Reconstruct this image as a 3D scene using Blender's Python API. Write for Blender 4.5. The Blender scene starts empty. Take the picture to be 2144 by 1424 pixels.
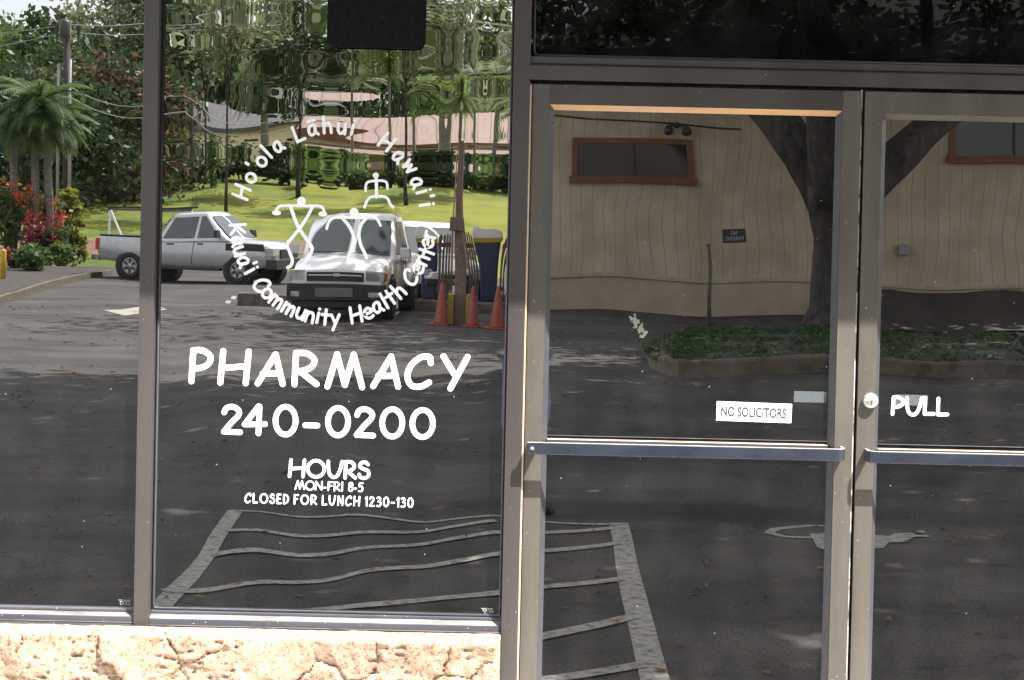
import bpy, bmesh, math, random
import numpy as np
from mathutils import Vector, Matrix, noise

random.seed(7); rng = np.random.default_rng(7)
scene = bpy.context.scene
col = scene.collection
PI = math.pi
rad = math.radians

# ------------------------------------------------------------------ camera, sky, sun, exposure
D = 5.2            # camera to glass, metres
H = 1.75           # camera height above the lot
FPX = 3744.0       # focal length in photograph pixels
SHIFT = -0.0773
cam_d = bpy.data.cameras.new("camera"); cam = bpy.data.objects.new("camera", cam_d); col.objects.link(cam)
cam_d.sensor_fit = 'HORIZONTAL'; cam_d.sensor_width = 36.0; cam_d.lens = FPX / 2144 * 36.0
cam_d.shift_y = SHIFT; cam_d.clip_start = 0.05; cam_d.clip_end = 3000
CM = Matrix.Translation((0, -D, H)) @ Matrix.Rotation(rad(90 - 1.24), 4, 'X') @ Matrix.Rotation(rad(1.28), 4, 'Z')
cam.matrix_world = CM
scene.camera = cam

SUNV = Vector((1.0, -1.0, 2.2)).normalized()
world = bpy.data.worlds.new("World"); scene.world = world; world.use_nodes = True
wn = world.node_tree.nodes; wl = world.node_tree.links
bg = wn["Background"]; sky = wn.new("ShaderNodeTexSky"); sky.sky_type = 'NISHITA'; sky.sun_disc = False
sky.sun_elevation = math.asin(SUNV.z); sky.sun_rotation = math.atan2(SUNV.x, SUNV.y)
sky.air_density = 1.0; sky.dust_density = 2.5
# thin bright haze cloud over the blue
wtc = wn.new("ShaderNodeTexCoord"); wno = wn.new("ShaderNodeTexNoise"); wno.inputs['Scale'].default_value = 2.2; wno.inputs['Detail'].default_value = 7
wl.new(wtc.outputs['Generated'], wno.inputs['Vector'])
wmr = wn.new("ShaderNodeMapRange"); wmr.inputs['From Min'].default_value = 0.3; wmr.inputs['From Max'].default_value = 0.7; wmr.inputs['To Min'].default_value = 0.45; wmr.inputs['To Max'].default_value = 0.9
wl.new(wno.outputs['Fac'], wmr.inputs['Value'])
wmx = wn.new("ShaderNodeMix"); wmx.data_type = 'RGBA'; wl.new(wmr.outputs[0], wmx.inputs['Factor']); wl.new(sky.outputs[0], wmx.inputs['A']); wmx.inputs['B'].default_value = (7.2, 7.1, 6.9, 1)
wl.new(wmx.outputs['Result'], bg.inputs[0]); bg.inputs[1].default_value = 0.125
sun_d = bpy.data.lights.new("sun", 'SUN'); sun = bpy.data.objects.new("sun", sun_d); col.objects.link(sun)
sun_d.energy = 5.0; sun_d.angle = rad(0.53); sun_d.color = (1.0, 0.945, 0.86)
sun.rotation_euler = (-SUNV).to_track_quat('-Z', 'Y').to_euler()
vs = scene.view_settings
vs.view_transform = 'Standard'; vs.look = 'None'; vs.gamma = 1; vs.exposure = 2.0

# ------------------------------------------------------------------ survey: where a point of the photograph lies
def ray(u, v):
    d = Vector(((u - 1072) / FPX, (712 - v) / FPX + SHIFT * 2144 / FPX, -1.0))
    return (CM.to_3x3() @ d)
def P(u, v, y=0.0):
    """point of the shopfront plane y that shows at u, v"""
    d = ray(u, v); t = (y + D) / d.y
    p = Vector((0, -D, H)) + d * t
    return p
def R(u, v, r):
    """point in the car park that shows mirrored at u, v, r times farther than the glass"""
    p = P(u, v, (r - 1) * D)
    return Vector((p.x, -p.y, p.z))
def Rz0(u, v, z=0.0):
    """point of the ground (height z) that shows mirrored at u, v"""
    d = ray(u, v); t = (z - H) / d.z
    p = Vector((0, -D, H)) + d * t
    return Vector((p.x, -p.y, z))

# ------------------------------------------------------------------ object helpers
def tag(o, label=None, cat=None, group=None, kind=None):
    if label: o['label'] = label
    if cat: o['category'] = cat
    if group: o['group'] = group
    if kind: o['kind'] = kind
    return o
def thing(name, label, cat, loc=(0, 0, 0), rz=0.0, group=None):
    o = bpy.data.objects.new(name, None); col.objects.link(o)
    o.empty_display_size = 0.2
    o.location = loc; o.rotation_euler = (0, 0, rz)
    o['_m'] = 1
    del o['_m']
    return tag(o, label, cat, group)
def root_inv(o):
    while o.parent: o = o.parent
    return (Matrix.Translation(o.location) @ Matrix.Rotation(o.rotation_euler.z, 4, 'Z')).inverted()
def copy_tree(o, parent=None):
    c = o.copy(); col.objects.link(c)
    if parent: c.parent = parent
    for ch in list(o.children): copy_tree(ch, c)
    return c

class MB:
    def __init__(s): s.v = []; s.f = []; s.m = []
    def add(s, vs, fs, mi=0):
        b = len(s.v); s.v += [tuple(x) for x in vs]
        for f in fs: s.f.append([b + i for i in f]); s.m.append(mi)
    def box(s, x0, x1, y0, y1, z0, z1, M=None, mi=0):
        vs = [Vector((x, y, z)) for z in (z0, z1) for y in (y0, y1) for x in (x0, x1)]
        if M: vs = [M @ q for q in vs]
        s.add(vs, [(0, 2, 3, 1), (4, 5, 7, 6), (0, 1, 5, 4), (2, 6, 7, 3), (0, 4, 6, 2), (1, 3, 7, 5)], mi)
    def obox(s, c, sx, sy, sz, rz=0, mi=0, rx=0, ry=0):
        M = Matrix.Translation(c) @ Matrix.Rotation(rz, 4, 'Z') @ Matrix.Rotation(ry, 4, 'Y') @ Matrix.Rotation(rx, 4, 'X')
        s.box(-sx / 2, sx / 2, -sy / 2, sy / 2, -sz / 2, sz / 2, M, mi)
    def tube(s, pts, rs, n=10, mi=0, caps=True):
        pts = [Vector(p) for p in pts]
        if not hasattr(rs, '__len__'): rs = [rs] * len(pts)
        b = len(s.v); up = Vector((0.13, 0.21, 1)).normalized()
        for i, p in enumerate(pts):
            t = (pts[min(i + 1, len(pts) - 1)] - pts[max(i - 1, 0)]).normalized()
            a = t.cross(up)
            if a.length < 0.05: a = t.cross(Vector((1, 0, 0)))
            a.normalize(); c = t.cross(a).normalized()
            for k in range(n):
                th = 2 * PI * k / n
                q = p + (a * math.cos(th) + c * math.sin(th)) * rs[i]
                s.v.append(tuple(q))
        for i in range(len(pts) - 1):
            for k in range(n):
                s.f.append([b + i * n + k, b + i * n + (k + 1) % n, b + (i + 1) * n + (k + 1) % n, b + (i + 1) * n + k]); s.m.append(mi)
        if caps:
            s.f.append([b + k for k in range(n)][::-1]); s.m.append(mi)
            e = b + (len(pts) - 1) * n
            s.f.append([e + k for k in range(n)]); s.m.append(mi)
    def rings(s, rr, mi=0, caps=True):
        n = len(rr[0]); b = len(s.v)
        for r_ in rr: s.v += [tuple(q) for q in r_]
        for i in range(len(rr) - 1):
            for k in range(n):
                s.f.append([b + i * n + k, b + i * n + (k + 1) % n, b + (i + 1) * n + (k + 1) % n, b + (i + 1) * n + k]); s.m.append(mi)
        if caps:
            s.f.append([b + k for k in range(n)][::-1]); s.m.append(mi)
            e = b + (len(rr) - 1) * n
            s.f.append([e + k for k in range(n)]); s.m.append(mi)
    def lathe(s, c, prof, n=20, M=None, mi=0):
        rr = []
        for (r_, z) in prof:
            ring = [Vector((r_ * math.cos(2 * PI * k / n), r_ * math.sin(2 * PI * k / n), z)) for k in range(n)]
            if M: ring = [M @ q for q in ring]
            rr.append([q + Vector(c) for q in ring])
        s.rings(rr, mi)
    def build(s, name, mat, parent=None, smooth=False, bevel=0, local=False, segs=2):
        me = bpy.data.meshes.new(name)
        vs = s.v
        if parent and not local:
            Mi = root_inv(parent); vs = [tuple(Mi @ Vector(q)) for q in vs]
        me.from_pydata(vs, [], s.f)
        mats = mat if isinstance(mat, (list, tuple)) else [mat]
        for m_ in mats: me.materials.append(m_)
        if len(mats) > 1: me.polygons.foreach_set('material_index', s.m)
        if smooth: me.polygons.foreach_set('use_smooth', [True] * len(me.polygons))
        me.update()
        bm = bmesh.new(); bm.from_mesh(me); bmesh.ops.recalc_face_normals(bm, faces=bm.faces); bm.to_mesh(me); bm.free()
        o = bpy.data.objects.new(name, me); col.objects.link(o)
        if parent: o.parent = parent
        if bevel:
            b = o.modifiers.new("bevel", 'BEVEL'); b.width = bevel; b.segments = segs; b.limit_method = 'ANGLE'; b.angle_limit = rad(40)
        return o

# ------------------------------------------------------------------ materials
def newmat(name):
    m = bpy.data.materials.new(name); m.use_nodes = True
    nt = m.node_tree
    return m, nt, nt.nodes, nt.links, nt.nodes["Principled BSDF"]
def nd(nt, t, **kw):
    n = nt.nodes.new(t)
    for k, v in kw.items(): setattr(n, k, v)
    return n
def pm(name, c1, c2=None, scale=6.0, rough=0.6, metal=0.0, bump=0.0, bscale=40.0, spec=0.5, detail=5.0, coat=0.0, stretch=(1, 1, 1), specks=None, lo=0.35, hi=0.65):
    m, nt, N, L, B = newmat(name)
    B.inputs['Roughness'].default_value = rough; B.inputs['Metallic'].default_value = metal
    B.inputs['Specular IOR Level'].default_value = spec
    if coat: B.inputs['Coat Weight'].default_value = coat; B.inputs['Coat Roughness'].default_value = 0.05
    tc = nd(nt, 'ShaderNodeTexCoord'); mp = nd(nt, 'ShaderNodeMapping'); mp.inputs['Scale'].default_value = stretch
    L.new(tc.outputs['Object'], mp.inputs[0])
    out = None
    if c2 is None: c2 = tuple(x * 0.82 for x in c1)
    n1 = nd(nt, 'ShaderNodeTexNoise'); n1.inputs['Scale'].default_value = scale; n1.inputs['Detail'].default_value = detail; n1.inputs['Roughness'].default_value = 0.62
    L.new(mp.outputs[0], n1.inputs['Vector'])
    cr = nd(nt, 'ShaderNodeValToRGB'); cr.color_ramp.elements[0].position = lo; cr.color_ramp.elements[1].position = hi
    cr.color_ramp.elements[0].color = (*c2, 1); cr.color_ramp.elements[1].color = (*c1, 1)
    L.new(n1.outputs['Fac'], cr.inputs[0]); out = cr.outputs[0]
    if specks:
        sc_, thr, cc = specks
        n2 = nd(nt, 'ShaderNodeTexNoise'); n2.inputs['Scale'].default_value = sc_; n2.inputs['Detail'].default_value = 2
        L.new(tc.outputs['Object'], n2.inputs['Vector'])
        r2 = nd(nt, 'ShaderNodeValToRGB'); r2.color_ramp.elements[0].position = thr; r2.color_ramp.elements[1].position = thr + 0.02
        L.new(n2.outputs['Fac'], r2.inputs[0])
        mx = nd(nt, 'ShaderNodeMix', data_type='RGBA'); L.new(r2.outputs[0], mx.inputs['Factor']); L.new(out, mx.inputs['A']); mx.inputs['B'].default_value = (*cc, 1)
        out = mx.outputs['Result']
    L.new(out, B.inputs['Base Color'])
    nr = nd(nt, 'ShaderNodeTexNoise'); nr.inputs['Scale'].default_value = scale * 2.3; nr.inputs['Detail'].default_value = 6; L.new(mp.outputs[0], nr.inputs['Vector'])
    rr = nd(nt, 'ShaderNodeMapRange'); rr.inputs['From Min'].default_value = 0.3; rr.inputs['From Max'].default_value = 0.7; rr.inputs['To Min'].default_value = rough * 0.75; rr.inputs['To Max'].default_value = min(1.0, rough * 1.3)
    L.new(nr.outputs['Fac'], rr.inputs['Value']); L.new(rr.outputs[0], B.inputs['Roughness'])
    if bump:
        nb = nd(nt, 'ShaderNodeTexNoise'); nb.inputs['Scale'].default_value = bscale; nb.inputs['Detail'].default_value = 6
        L.new(mp.outputs[0], nb.inputs['Vector'])
        bp = nd(nt, 'ShaderNodeBump'); bp.inputs['Strength'].default_value = bump; bp.inputs['Distance'].default_value = 0.02
        L.new(nb.outputs['Fac'], bp.inputs['Height']); L.new(bp.outputs[0], B.inputs['Normal'])
    return m
def leafmat(name, cols, trans=0.4, rough=0.5):
    m, nt, N, L, B = newmat(name)
    g = nd(nt, 'ShaderNodeNewGeometry')
    cr = nd(nt, 'ShaderNodeValToRGB')
    cr.color_ramp.elements[0].color = (*cols[0], 1); cr.color_ramp.elements[0].position = 0.0
    cr.color_ramp.elements[1].color = (*cols[-1], 1); cr.color_ramp.elements[1].position = 1.0
    for i, c in enumerate(cols[1:-1]):
        e = cr.color_ramp.elements.new((i + 1) / (len(cols) - 1)); e.color = (*c, 1)
    L.new(g.outputs['Random Per Island'], cr.inputs[0])
    L.new(cr.outputs[0], B.inputs['Base Color']); B.inputs['Roughness'].default_value = rough; B.inputs['Specular IOR Level'].default_value = 0.35
    t = nd(nt, 'ShaderNodeBsdfTranslucent')
    hs = nd(nt, 'ShaderNodeHueSaturation'); hs.inputs['Hue'].default_value = 0.485; hs.inputs['Saturation'].default_value = 0.98; hs.inputs['Value'].default_value = 1.6
    L.new(cr.outputs[0], hs.inputs['Color']); L.new(hs.outputs[0], t.inputs[0])
    mx = nd(nt, 'ShaderNodeMixShader'); mx.inputs[0].default_value = trans
    L.new(B.outputs[0], mx.inputs[1]); L.new(t.outputs[0], mx.inputs[2]); L.new(mx.outputs[0], N["Material Output"].inputs[0])
    return m
REFL = 0.33
def glassmat(name, off, xw, zw, xa, za, zmask=None, xmask=None, refl=REFL, low=None):
    """tinted mirror-film glass, slightly wavy (roller wave of the tempered sheet); xw/zw = (scale x, scale z)"""
    m, nt, N, L, B = newmat(name)
    N.remove(B)
    tc = nd(nt, 'ShaderNodeTexCoord')
    def wave(sc, o):
        mp = nd(nt, 'ShaderNodeMapping'); mp.inputs['Scale'].default_value = (sc[0], 0.0, sc[1]); mp.inputs['Location'].default_value = (off + o, o * 2.3, off * 0.7 + o)
        L.new(tc.outputs['Object'], mp.inputs[0])
        n = nd(nt, 'ShaderNodeTexNoise'); n.inputs['Scale'].default_value = 1.0; n.inputs['Detail'].default_value = 0.0
        L.new(mp.outputs[0], n.inputs['Vector'])
        s = nd(nt, 'ShaderNodeMath', operation='SUBTRACT'); L.new(n.outputs['Fac'], s.inputs[0]); s.inputs[1].default_value = 0.5
        return s.outputs[0]
    sep = nd(nt, 'ShaderNodeSeparateXYZ'); L.new(tc.outputs['Object'], sep.inputs[0])
    def amp(sock, a, mask):
        k = nd(nt, 'ShaderNodeMath', operation='MULTIPLY'); L.new(sock, k.inputs[0]); k.inputs[1].default_value = a
        o = k.outputs[0]
        for (ax, lo, hi, vlo, vhi) in (mask or []):
            mr = nd(nt, 'ShaderNodeMapRange', interpolation_type='SMOOTHSTEP')
            L.new(sep.outputs[ax], mr.inputs['Value'])
            mr.inputs['From Min'].default_value = lo; mr.inputs['From Max'].default_value = hi
            mr.inputs['To Min'].default_value = vlo; mr.inputs['To Max'].default_value = vhi
            k2 = nd(nt, 'ShaderNodeMath', operation='MULTIPLY'); L.new(o, k2.inputs[0]); L.new(mr.outputs[0], k2.inputs[1]); o = k2.outputs[0]
        return o
    nx = amp(wave(xw, 3.1), xa, xmask); nz = amp(wave(zw, 11.7), za, zmask)
    if low:
        for i, (sc_, a_) in enumerate(((low[0], low[2]), (low[1], low[3]))):
            w_ = amp(wave(sc_, 23.0 + 9 * i), a_, low[4])
            ad = nd(nt, 'ShaderNodeMath', operation='ADD'); L.new(nx if i == 0 else nz, ad.inputs[0]); L.new(w_, ad.inputs[1])
            if i == 0: nx = ad.outputs[0]
            else: nz = ad.outputs[0]
    cb = nd(nt, 'ShaderNodeCombineXYZ'); L.new(nx, cb.inputs[0]); cb.inputs[1].default_value = -1.0; L.new(nz, cb.inputs[2])
    nv = nd(nt, 'ShaderNodeVectorMath', operation='NORMALIZE'); L.new(cb.outputs[0], nv.inputs[0])
    gl = nd(nt, 'ShaderNodeBsdfGlossy'); gl.inputs['Roughness'].default_value = 0.0; gl.inputs['Color'].default_value = (0.97, 0.98, 1.0, 1)
    L.new(nv.outputs[0], gl.inputs['Normal'])
    df = nd(nt, 'ShaderNodeBsdfDiffuse')
    # dust film and specks on the sheet
    n1 = nd(nt, 'ShaderNodeTexNoise'); n1.inputs['Scale'].default_value = 7; n1.inputs['Detail'].default_value = 6; L.new(tc.outputs['Object'], n1.inputs['Vector'])
    r1 = nd(nt, 'ShaderNodeValToRGB'); r1.color_ramp.elements[0].position = 0.4; r1.color_ramp.elements[1].position = 0.75
    r1.color_ramp.elements[0].color = (0.002, 0.002, 0.002, 1); r1.color_ramp.elements[1].color = (0.013, 0.013, 0.013, 1)
    L.new(n1.outputs['Fac'], r1.inputs[0])
    vo = nd(nt, 'ShaderNodeTexVoronoi'); vo.inputs['Scale'].default_value = 26; L.new(tc.outputs['Object'], vo.inputs['Vector'])
    lt = nd(nt, 'ShaderNodeMath', operation='LESS_THAN'); L.new(vo.outputs['Distance'], lt.inputs[0]); lt.inputs[1].default_value = 0.045
    sc = nd(nt, 'ShaderNodeSeparateColor'); L.new(vo.outputs['Color'], sc.inputs[0])
    gt = nd(nt, 'ShaderNodeMath', operation='GREATER_THAN'); L.new(sc.outputs[0], gt.inputs[0]); gt.inputs[1].default_value = 0.72
    an = nd(nt, 'ShaderNodeMath', operation='MULTIPLY'); L.new(lt.outputs[0], an.inputs[0]); L.new(gt.outputs[0], an.inputs[1])
    mxc = nd(nt, 'ShaderNodeMix', data_type='RGBA'); L.new(an.outputs[0], mxc.inputs['Factor']); L.new(r1.outputs[0], mxc.inputs['A']); mxc.inputs['B'].default_value = (0.35, 0.35, 0.34, 1)
    L.new(mxc.outputs['Result'], df.inputs['Color'])
    mx = nd(nt, 'ShaderNodeMixShader'); mx.inputs[0].default_value = refl
    L.new(df.outputs[0], mx.inputs[1]); L.new(gl.outputs[0], mx.inputs[2])
    L.new(mx.outputs[0], N["Material Output"].inputs[0])
    return m

M = {}
M['bronze'] = pm('bronze_anodised', (0.060, 0.053, 0.0525), (0.038, 0.034, 0.034), scale=3, rough=0.42, spec=0.5, stretch=(1, 1, 0.15), specks=(160, 0.755, (0.5, 0.49, 0.46)), bump=0.02, bscale=300)
M['bronze_worn'] = pm('bronze_worn', (0.094, 0.085, 0.075), (0.060, 0.054, 0.048), scale=5, rough=0.45, stretch=(1.5, 1, 0.2), specks=(150, 0.75, (0.5, 0.48, 0.44)), bump=0.02, bscale=300)
M['gasket'] = pm('rubber_gasket', (0.02, 0.022, 0.03), rough=0.4)
M['bead'] = pm('glazing_bead_dark', (0.05, 0.053, 0.065), (0.04, 0.042, 0.05), rough=0.35, scale=8)
M['lit_bead'] = pm('lit_tan_bead', (0.62, 0.40, 0.22), (0.56, 0.35, 0.19), scale=12, rough=0.5)  # light on the bead's edge, put into its colour
M['sillm'] = pm('sill_metal', (0.075, 0.075, 0.09), (0.05, 0.05, 0.065), scale=4, rough=0.32, stretch=(0.6, 1, 4), specks=(130, 0.73, (0.5, 0.5, 0.5)))
M['sill_pale'] = pm('pale_sill_edge', (0.2, 0.197, 0.195), (0.09, 0.09, 0.095), scale=9, rough=0.6, stretch=(1, 1, 8))  # lighter tone for the sloping face and the lip
M['sill_low'] = pm('sill_lower_face', (0.1, 0.1, 0.105), (0.075, 0.075, 0.08), scale=4, rough=0.4, stretch=(0.6, 1, 4), specks=(130, 0.71, (0.4, 0.4, 0.4)))
M['bar'] = pm('push_bar_blue_black', (0.028, 0.034, 0.052), (0.018, 0.022, 0.034), scale=8, rough=0.28, spec=0.6, specks=(120, 0.73, (0.02, 0.02, 0.025)), stretch=(0.5, 1, 1))
M['bar_highlight'] = pm('push_bar_highlight', (0.45, 0.45, 0.47), rough=0.4)  # pale colour paints the sunlit highlight along the bar's top
M['seal'] = pm('door_gap', (0.008, 0.008, 0.009), rough=0.9)
M['seal_white'] = pm('worn_weather_strip', (0.6, 0.58, 0.54), (0.1, 0.1, 0.1), scale=30, rough=0.6, stretch=(1, 1, 0.6), lo=0.42, hi=0.5)
M['tan_strip'] = pm('tan_jamb_edge', (0.6, 0.47, 0.34), (0.5, 0.38, 0.27), scale=10, rough=0.5)
M['steel'] = pm('lock_steel', (0.62, 0.62, 0.6), rough=0.32, metal=0.7, scale=40)
M['key'] = pm('keyhole_dark', (0.03, 0.03, 0.03), rough=0.5)
M['vinyl'] = pm('white_vinyl', (0.86, 0.87, 0.9), (0.82, 0.83, 0.86), scale=20, rough=0.35)
M['sticker'] = pm('white_sticker', (0.88, 0.88, 0.9), (0.85, 0.85, 0.87), scale=20, rough=0.4)
M['sticker_grey'] = pm('sticker_grey_ink', (0.045, 0.046, 0.049), rough=0.5)
M['etch'] = pm('etched_grey', (0.5, 0.5, 0.5), rough=0.7)
M['splat'] = pm('splat_white', (0.26, 0.255, 0.235), rough=0.8, scale=60)
M['blackboard'] = pm('black_sign_back', (0.006, 0.006, 0.008), (0.005, 0.005, 0.006), rough=0.8, spec=0.15, scale=30, specks=(55, 0.74, (0.05, 0.05, 0.05)))
# tape: translucent film
def tape():
    m, nt, N, L, B = newmat('translucent_tape')
    B.inputs['Base Color'].default_value = (0.16, 0.185, 0.21, 1); B.inputs['Roughness'].default_value = 0.6
    tr = nd(nt, 'ShaderNodeBsdfTransparent'); mx = nd(nt, 'ShaderNodeMixShader'); mx.inputs[0].default_value = 0.35
    L.new(tr.outputs[0], mx.inputs[1]); L.new(B.outputs[0], mx.inputs[2]); L.new(mx.outputs[0], N["Material Output"].inputs[0])
    return m
M['tape'] = tape()
M['glass_side'] = glassmat('mirror_glass_side', 2.0, (3.0, 2.0), (2.5, 4.0), 0.0010, 0.003)
M['glass_main'] = glassmat('mirror_glass_main', 7.3, (10.0, 0.4), (2.2, 17.0), 0.024, 0.0165,
                           zmask=[(2, 1.18, 1.36, 0.07, 1.0)], xmask=[(2, 0.98, 1.28, 0.12, 1.0), (0, 0.20, 0.30, 0.9, 1.5)], low=((5.0, 4.0), (4.5, 5.5), 0.005, 0.013, [(2, 0.62, 0.9, 1.0, 0.16)]))
M['glass_door'] = glassmat('mirror_glass_door', 19.0, (4.5, 5.0), (3.5, 2.5), 0.0045, 0.0034)
M['glass_door2'] = glassmat('mirror_glass_door_b', 31.0, (4.5, 5.0), (3.5, 2.5), 0.0045, 0.0034)
M['glass_top'] = glassmat('mirror_glass_transom', 41.0, (4.0, 4.0), (4.0, 4.0), 0.003, 0.003, refl=0.036)

# ------------------------------------------------------------------ the shopfront frame
def xs(u, v=700, y=0.0): return P(u, v, y).x
def zs(u, v, y=0.0): return P(u, v, y).z
FY = -0.045        # front of mullions
DY = -0.030        # front of door stiles
fr = thing('storefront_frame', 'dusty bronze aluminium framework of mullions, header and sill holding the shop glass', 'window frame', (0, 0, 0))
lm0, lm1 = xs(290, 700, FY), xs(321, 700, FY)
cm0, cm1 = xs(1063, 700, FY), xs(1098, 700, FY)
ZT = 3.0
zsill_l = zs(0, 1270, -0.02) ; zsill_r = zs(700, 1287, -0.02)
zsb_l = zs(0, 1309, FY); zsb_r = zs(700, 1330, FY)
mb = MB(); mb.box(lm0, lm1, FY, 0.03, zs(300, 1318, FY), ZT); mb.build('mullion', M['bronze'], fr, bevel=0.0012)
mb = MB(); mb.box(cm0, cm1, FY, 0.03, 0, ZT); mb.build('mullion', M['bronze'], fr, bevel=0.0012)
mb = MB(); mb.box(cm1 + 0.0005, cm1 + 0.0052, FY + 0.004, 0.03, 0, zs(1110, 176, FY)); mb.build('edge_strip', M['tan_strip'], fr)
mb = MB(); mb.box(cm1 + 0.0055, xs(1103, 700, DY) - 0.0005, -0.012, 0.03, 0, zs(1110, 176, DY)); mb.build('door_gap', M['seal'], fr)
# header over the doors
zh0 = zs(1600, 177, FY); zh1 = zs(1600, 147, FY); zh2 = zs(1600, 143, FY); zh3 = zs(1600, 128, FY)
xr = 2.3
mb = MB(); mb.box(cm1, xr, FY, 0.03, zh0, zh1); mb.build('header', M['bronze'], fr, bevel=0.0012)
mb = MB(); mb.box(cm1, xr, FY + 0.012, 0.03, zh1 + 0.0004, zh2); mb.build('header_groove', M['gasket'], fr)
mb = MB(); mb.box(cm1, xr, FY + 0.006, 0.03, zh2 + 0.0004, zh3); mb.build('transom_bead', M['bronze'], fr, bevel=0.0012)
mb = MB(); mb.box(cm1 + 0.006, xr, -0.008, 0.03, zh0 - 0.012, zh0 - 0.0004); mb.build('door_gap', M['seal'], fr)
# sill of each window: bead, upper face, bright edge, lower face
def sill(x0, x1, ztop, zbot):
    h = ztop - zbot
    mb = MB()
    prof = [(-0.004, ztop - 0.006), (-0.014, ztop - 0.006), (-0.018, ztop - 0.011), (-0.024, ztop - 0.018), (-0.024, ztop - 0.018)]
    mb.box(x0, x1, -0.016, 0.02, ztop - 0.009, ztop); mb.build('glazing_bead', M['sillm'], fr, bevel=0.002)
    mb = MB()
    mb.add([(x0, -0.016, ztop - 0.0095), (x1, -0.016, ztop - 0.0095), (x1, -0.034, ztop - h * 0.36), (x0, -0.034, ztop - h * 0.36),
            (x0, 0.02, ztop - 0.0095), (x1, 0.02, ztop - 0.0095), (x1, 0.02, ztop - h * 0.36), (x0, 0.02, ztop - h * 0.36)],
           [(0, 1, 2, 3), (4, 5, 6, 7), (0, 1, 5, 4), (3, 2, 6, 7), (0, 3, 7, 4), (1, 2, 6, 5)])
    mb.build('sill_slope', M['sill_pale'], fr, bevel=0.001)
    mb = MB(); mb.box(x0, x1, -0.036, 0.02, ztop - h * 0.68, ztop - h * 0.36 - 0.0003); mb.build('sill', M['sillm'], fr, bevel=0.001)
    mb = MB(); mb.box(x0, x1, -0.0385, 0.02, ztop - h * 0.715, ztop - h * 0.68 - 0.0003); mb.build('sill_lip', M['sill_pale'], fr)
    mb = MB(); mb.box(x0, x1, -0.037, 0.02, zbot, ztop - h * 0.715 - 0.0003); mb.build('sill', M['sill_low'], fr, bevel=0.001)
sill(-2.4, lm0 - 0.0005, zsill_l, zsb_l)
sill(lm1 + 0.0005, cm0 - 0.0005, zsill_r, zsb_r)

# ------------------------------------------------------------------ windows
def pane(name, x0, x1, z0, z1, mat, parent, y=0.0):
    mb = MB(); mb.box(x0, x1, y, y + 0.006, z0, z1)
    return mb.build(name, mat, parent)
w1 = thing('shop_window', 'narrow plain window left of the lettered one, mirroring flower beds and asphalt', 'window', (-1.5, 0, 0.6))
pane('glass_pane', -2.4, lm0 - 0.0008, zsill_l + 0.0002, ZT, M['glass_side'], w1)
mb = MB(); mb.box(lm0 - 0.0075, lm0 - 0.001, -0.006, -0.0002, zsill_l + 0.0005, ZT); mb.build('gasket', M['gasket'], w1)
w2 = thing('shop_window', 'tall lettered window with white pharmacy name, phone number and hours', 'window', (-0.5, 0, 0.6))
pane('glass_pane', lm1 + 0.0008, cm0 - 0.0008, zsill_r + 0.0002, ZT, M['glass_main'], w2)
mb = MB()
mb.tube([(lm1 + 0.006, -0.006, ZT), (lm1 + 0.006, -0.006, zsill_r + 0.016), (lm1 + 0.010, -0.006, zsill_r + 0.007), (lm1 + 0.018, -0.006, zsill_r + 0.005), (cm0 - 0.012, -0.006, zsill_r + 0.005), (cm0 - 0.006, -0.006, zsill_r + 0.01), (cm0 - 0.004, -0.006, zsill_r + 0.02), (cm0 - 0.004, -0.006, ZT)], 0.0042, n=10)
mb.build('gasket', M['bead'], w2, smooth=True)
w3 = thing('transom_window', 'dark transom glass above the double doors', 'window', (1.0, 0, zh3))
pane('glass_pane', cm1 + 0.0008, xr, zh3 + 0.0002, ZT, M['glass_top'], w3)
mb = MB()
mb.tube([(cm1 + 0.009, -0.006, ZT), (cm1 + 0.009, -0.006, zh3 + 0.022), (cm1 + 0.013, -0.006, zh3 + 0.010), (cm1 + 0.022, -0.006, zh3 + 0.006), (xr, -0.006, zh3 + 0.006)], 0.004, n=10)
mb.build('gasket', M['bead'], w3, smooth=True)
def etched(win, u0, v0, u1, v1, rows):
    mb = MB()
    for i in range(rows):
        v = v0 + (v1 - v0) * i / (rows - 1)
        x = u0 + (0 if i == 0 else random.uniform(2, 9)); 
        while x < u1:
            w = random.uniform(1.5, 4.5) if i else 25
            a = P(x, v, -0.0006); b = P(min(x + w, u1), v + 1.3, -0.0006)
            mb.box(a.x, b.x, -0.0006, -0.0002, b.z, a.z); x += w + random.uniform(1, 4)
    mb.build('etched_mark', M['etch'], win)
etched(w1, 248, 1256, 273, 1265, 4); etched(w2, 1007, 1273.5, 1033, 1283, 5)
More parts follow.
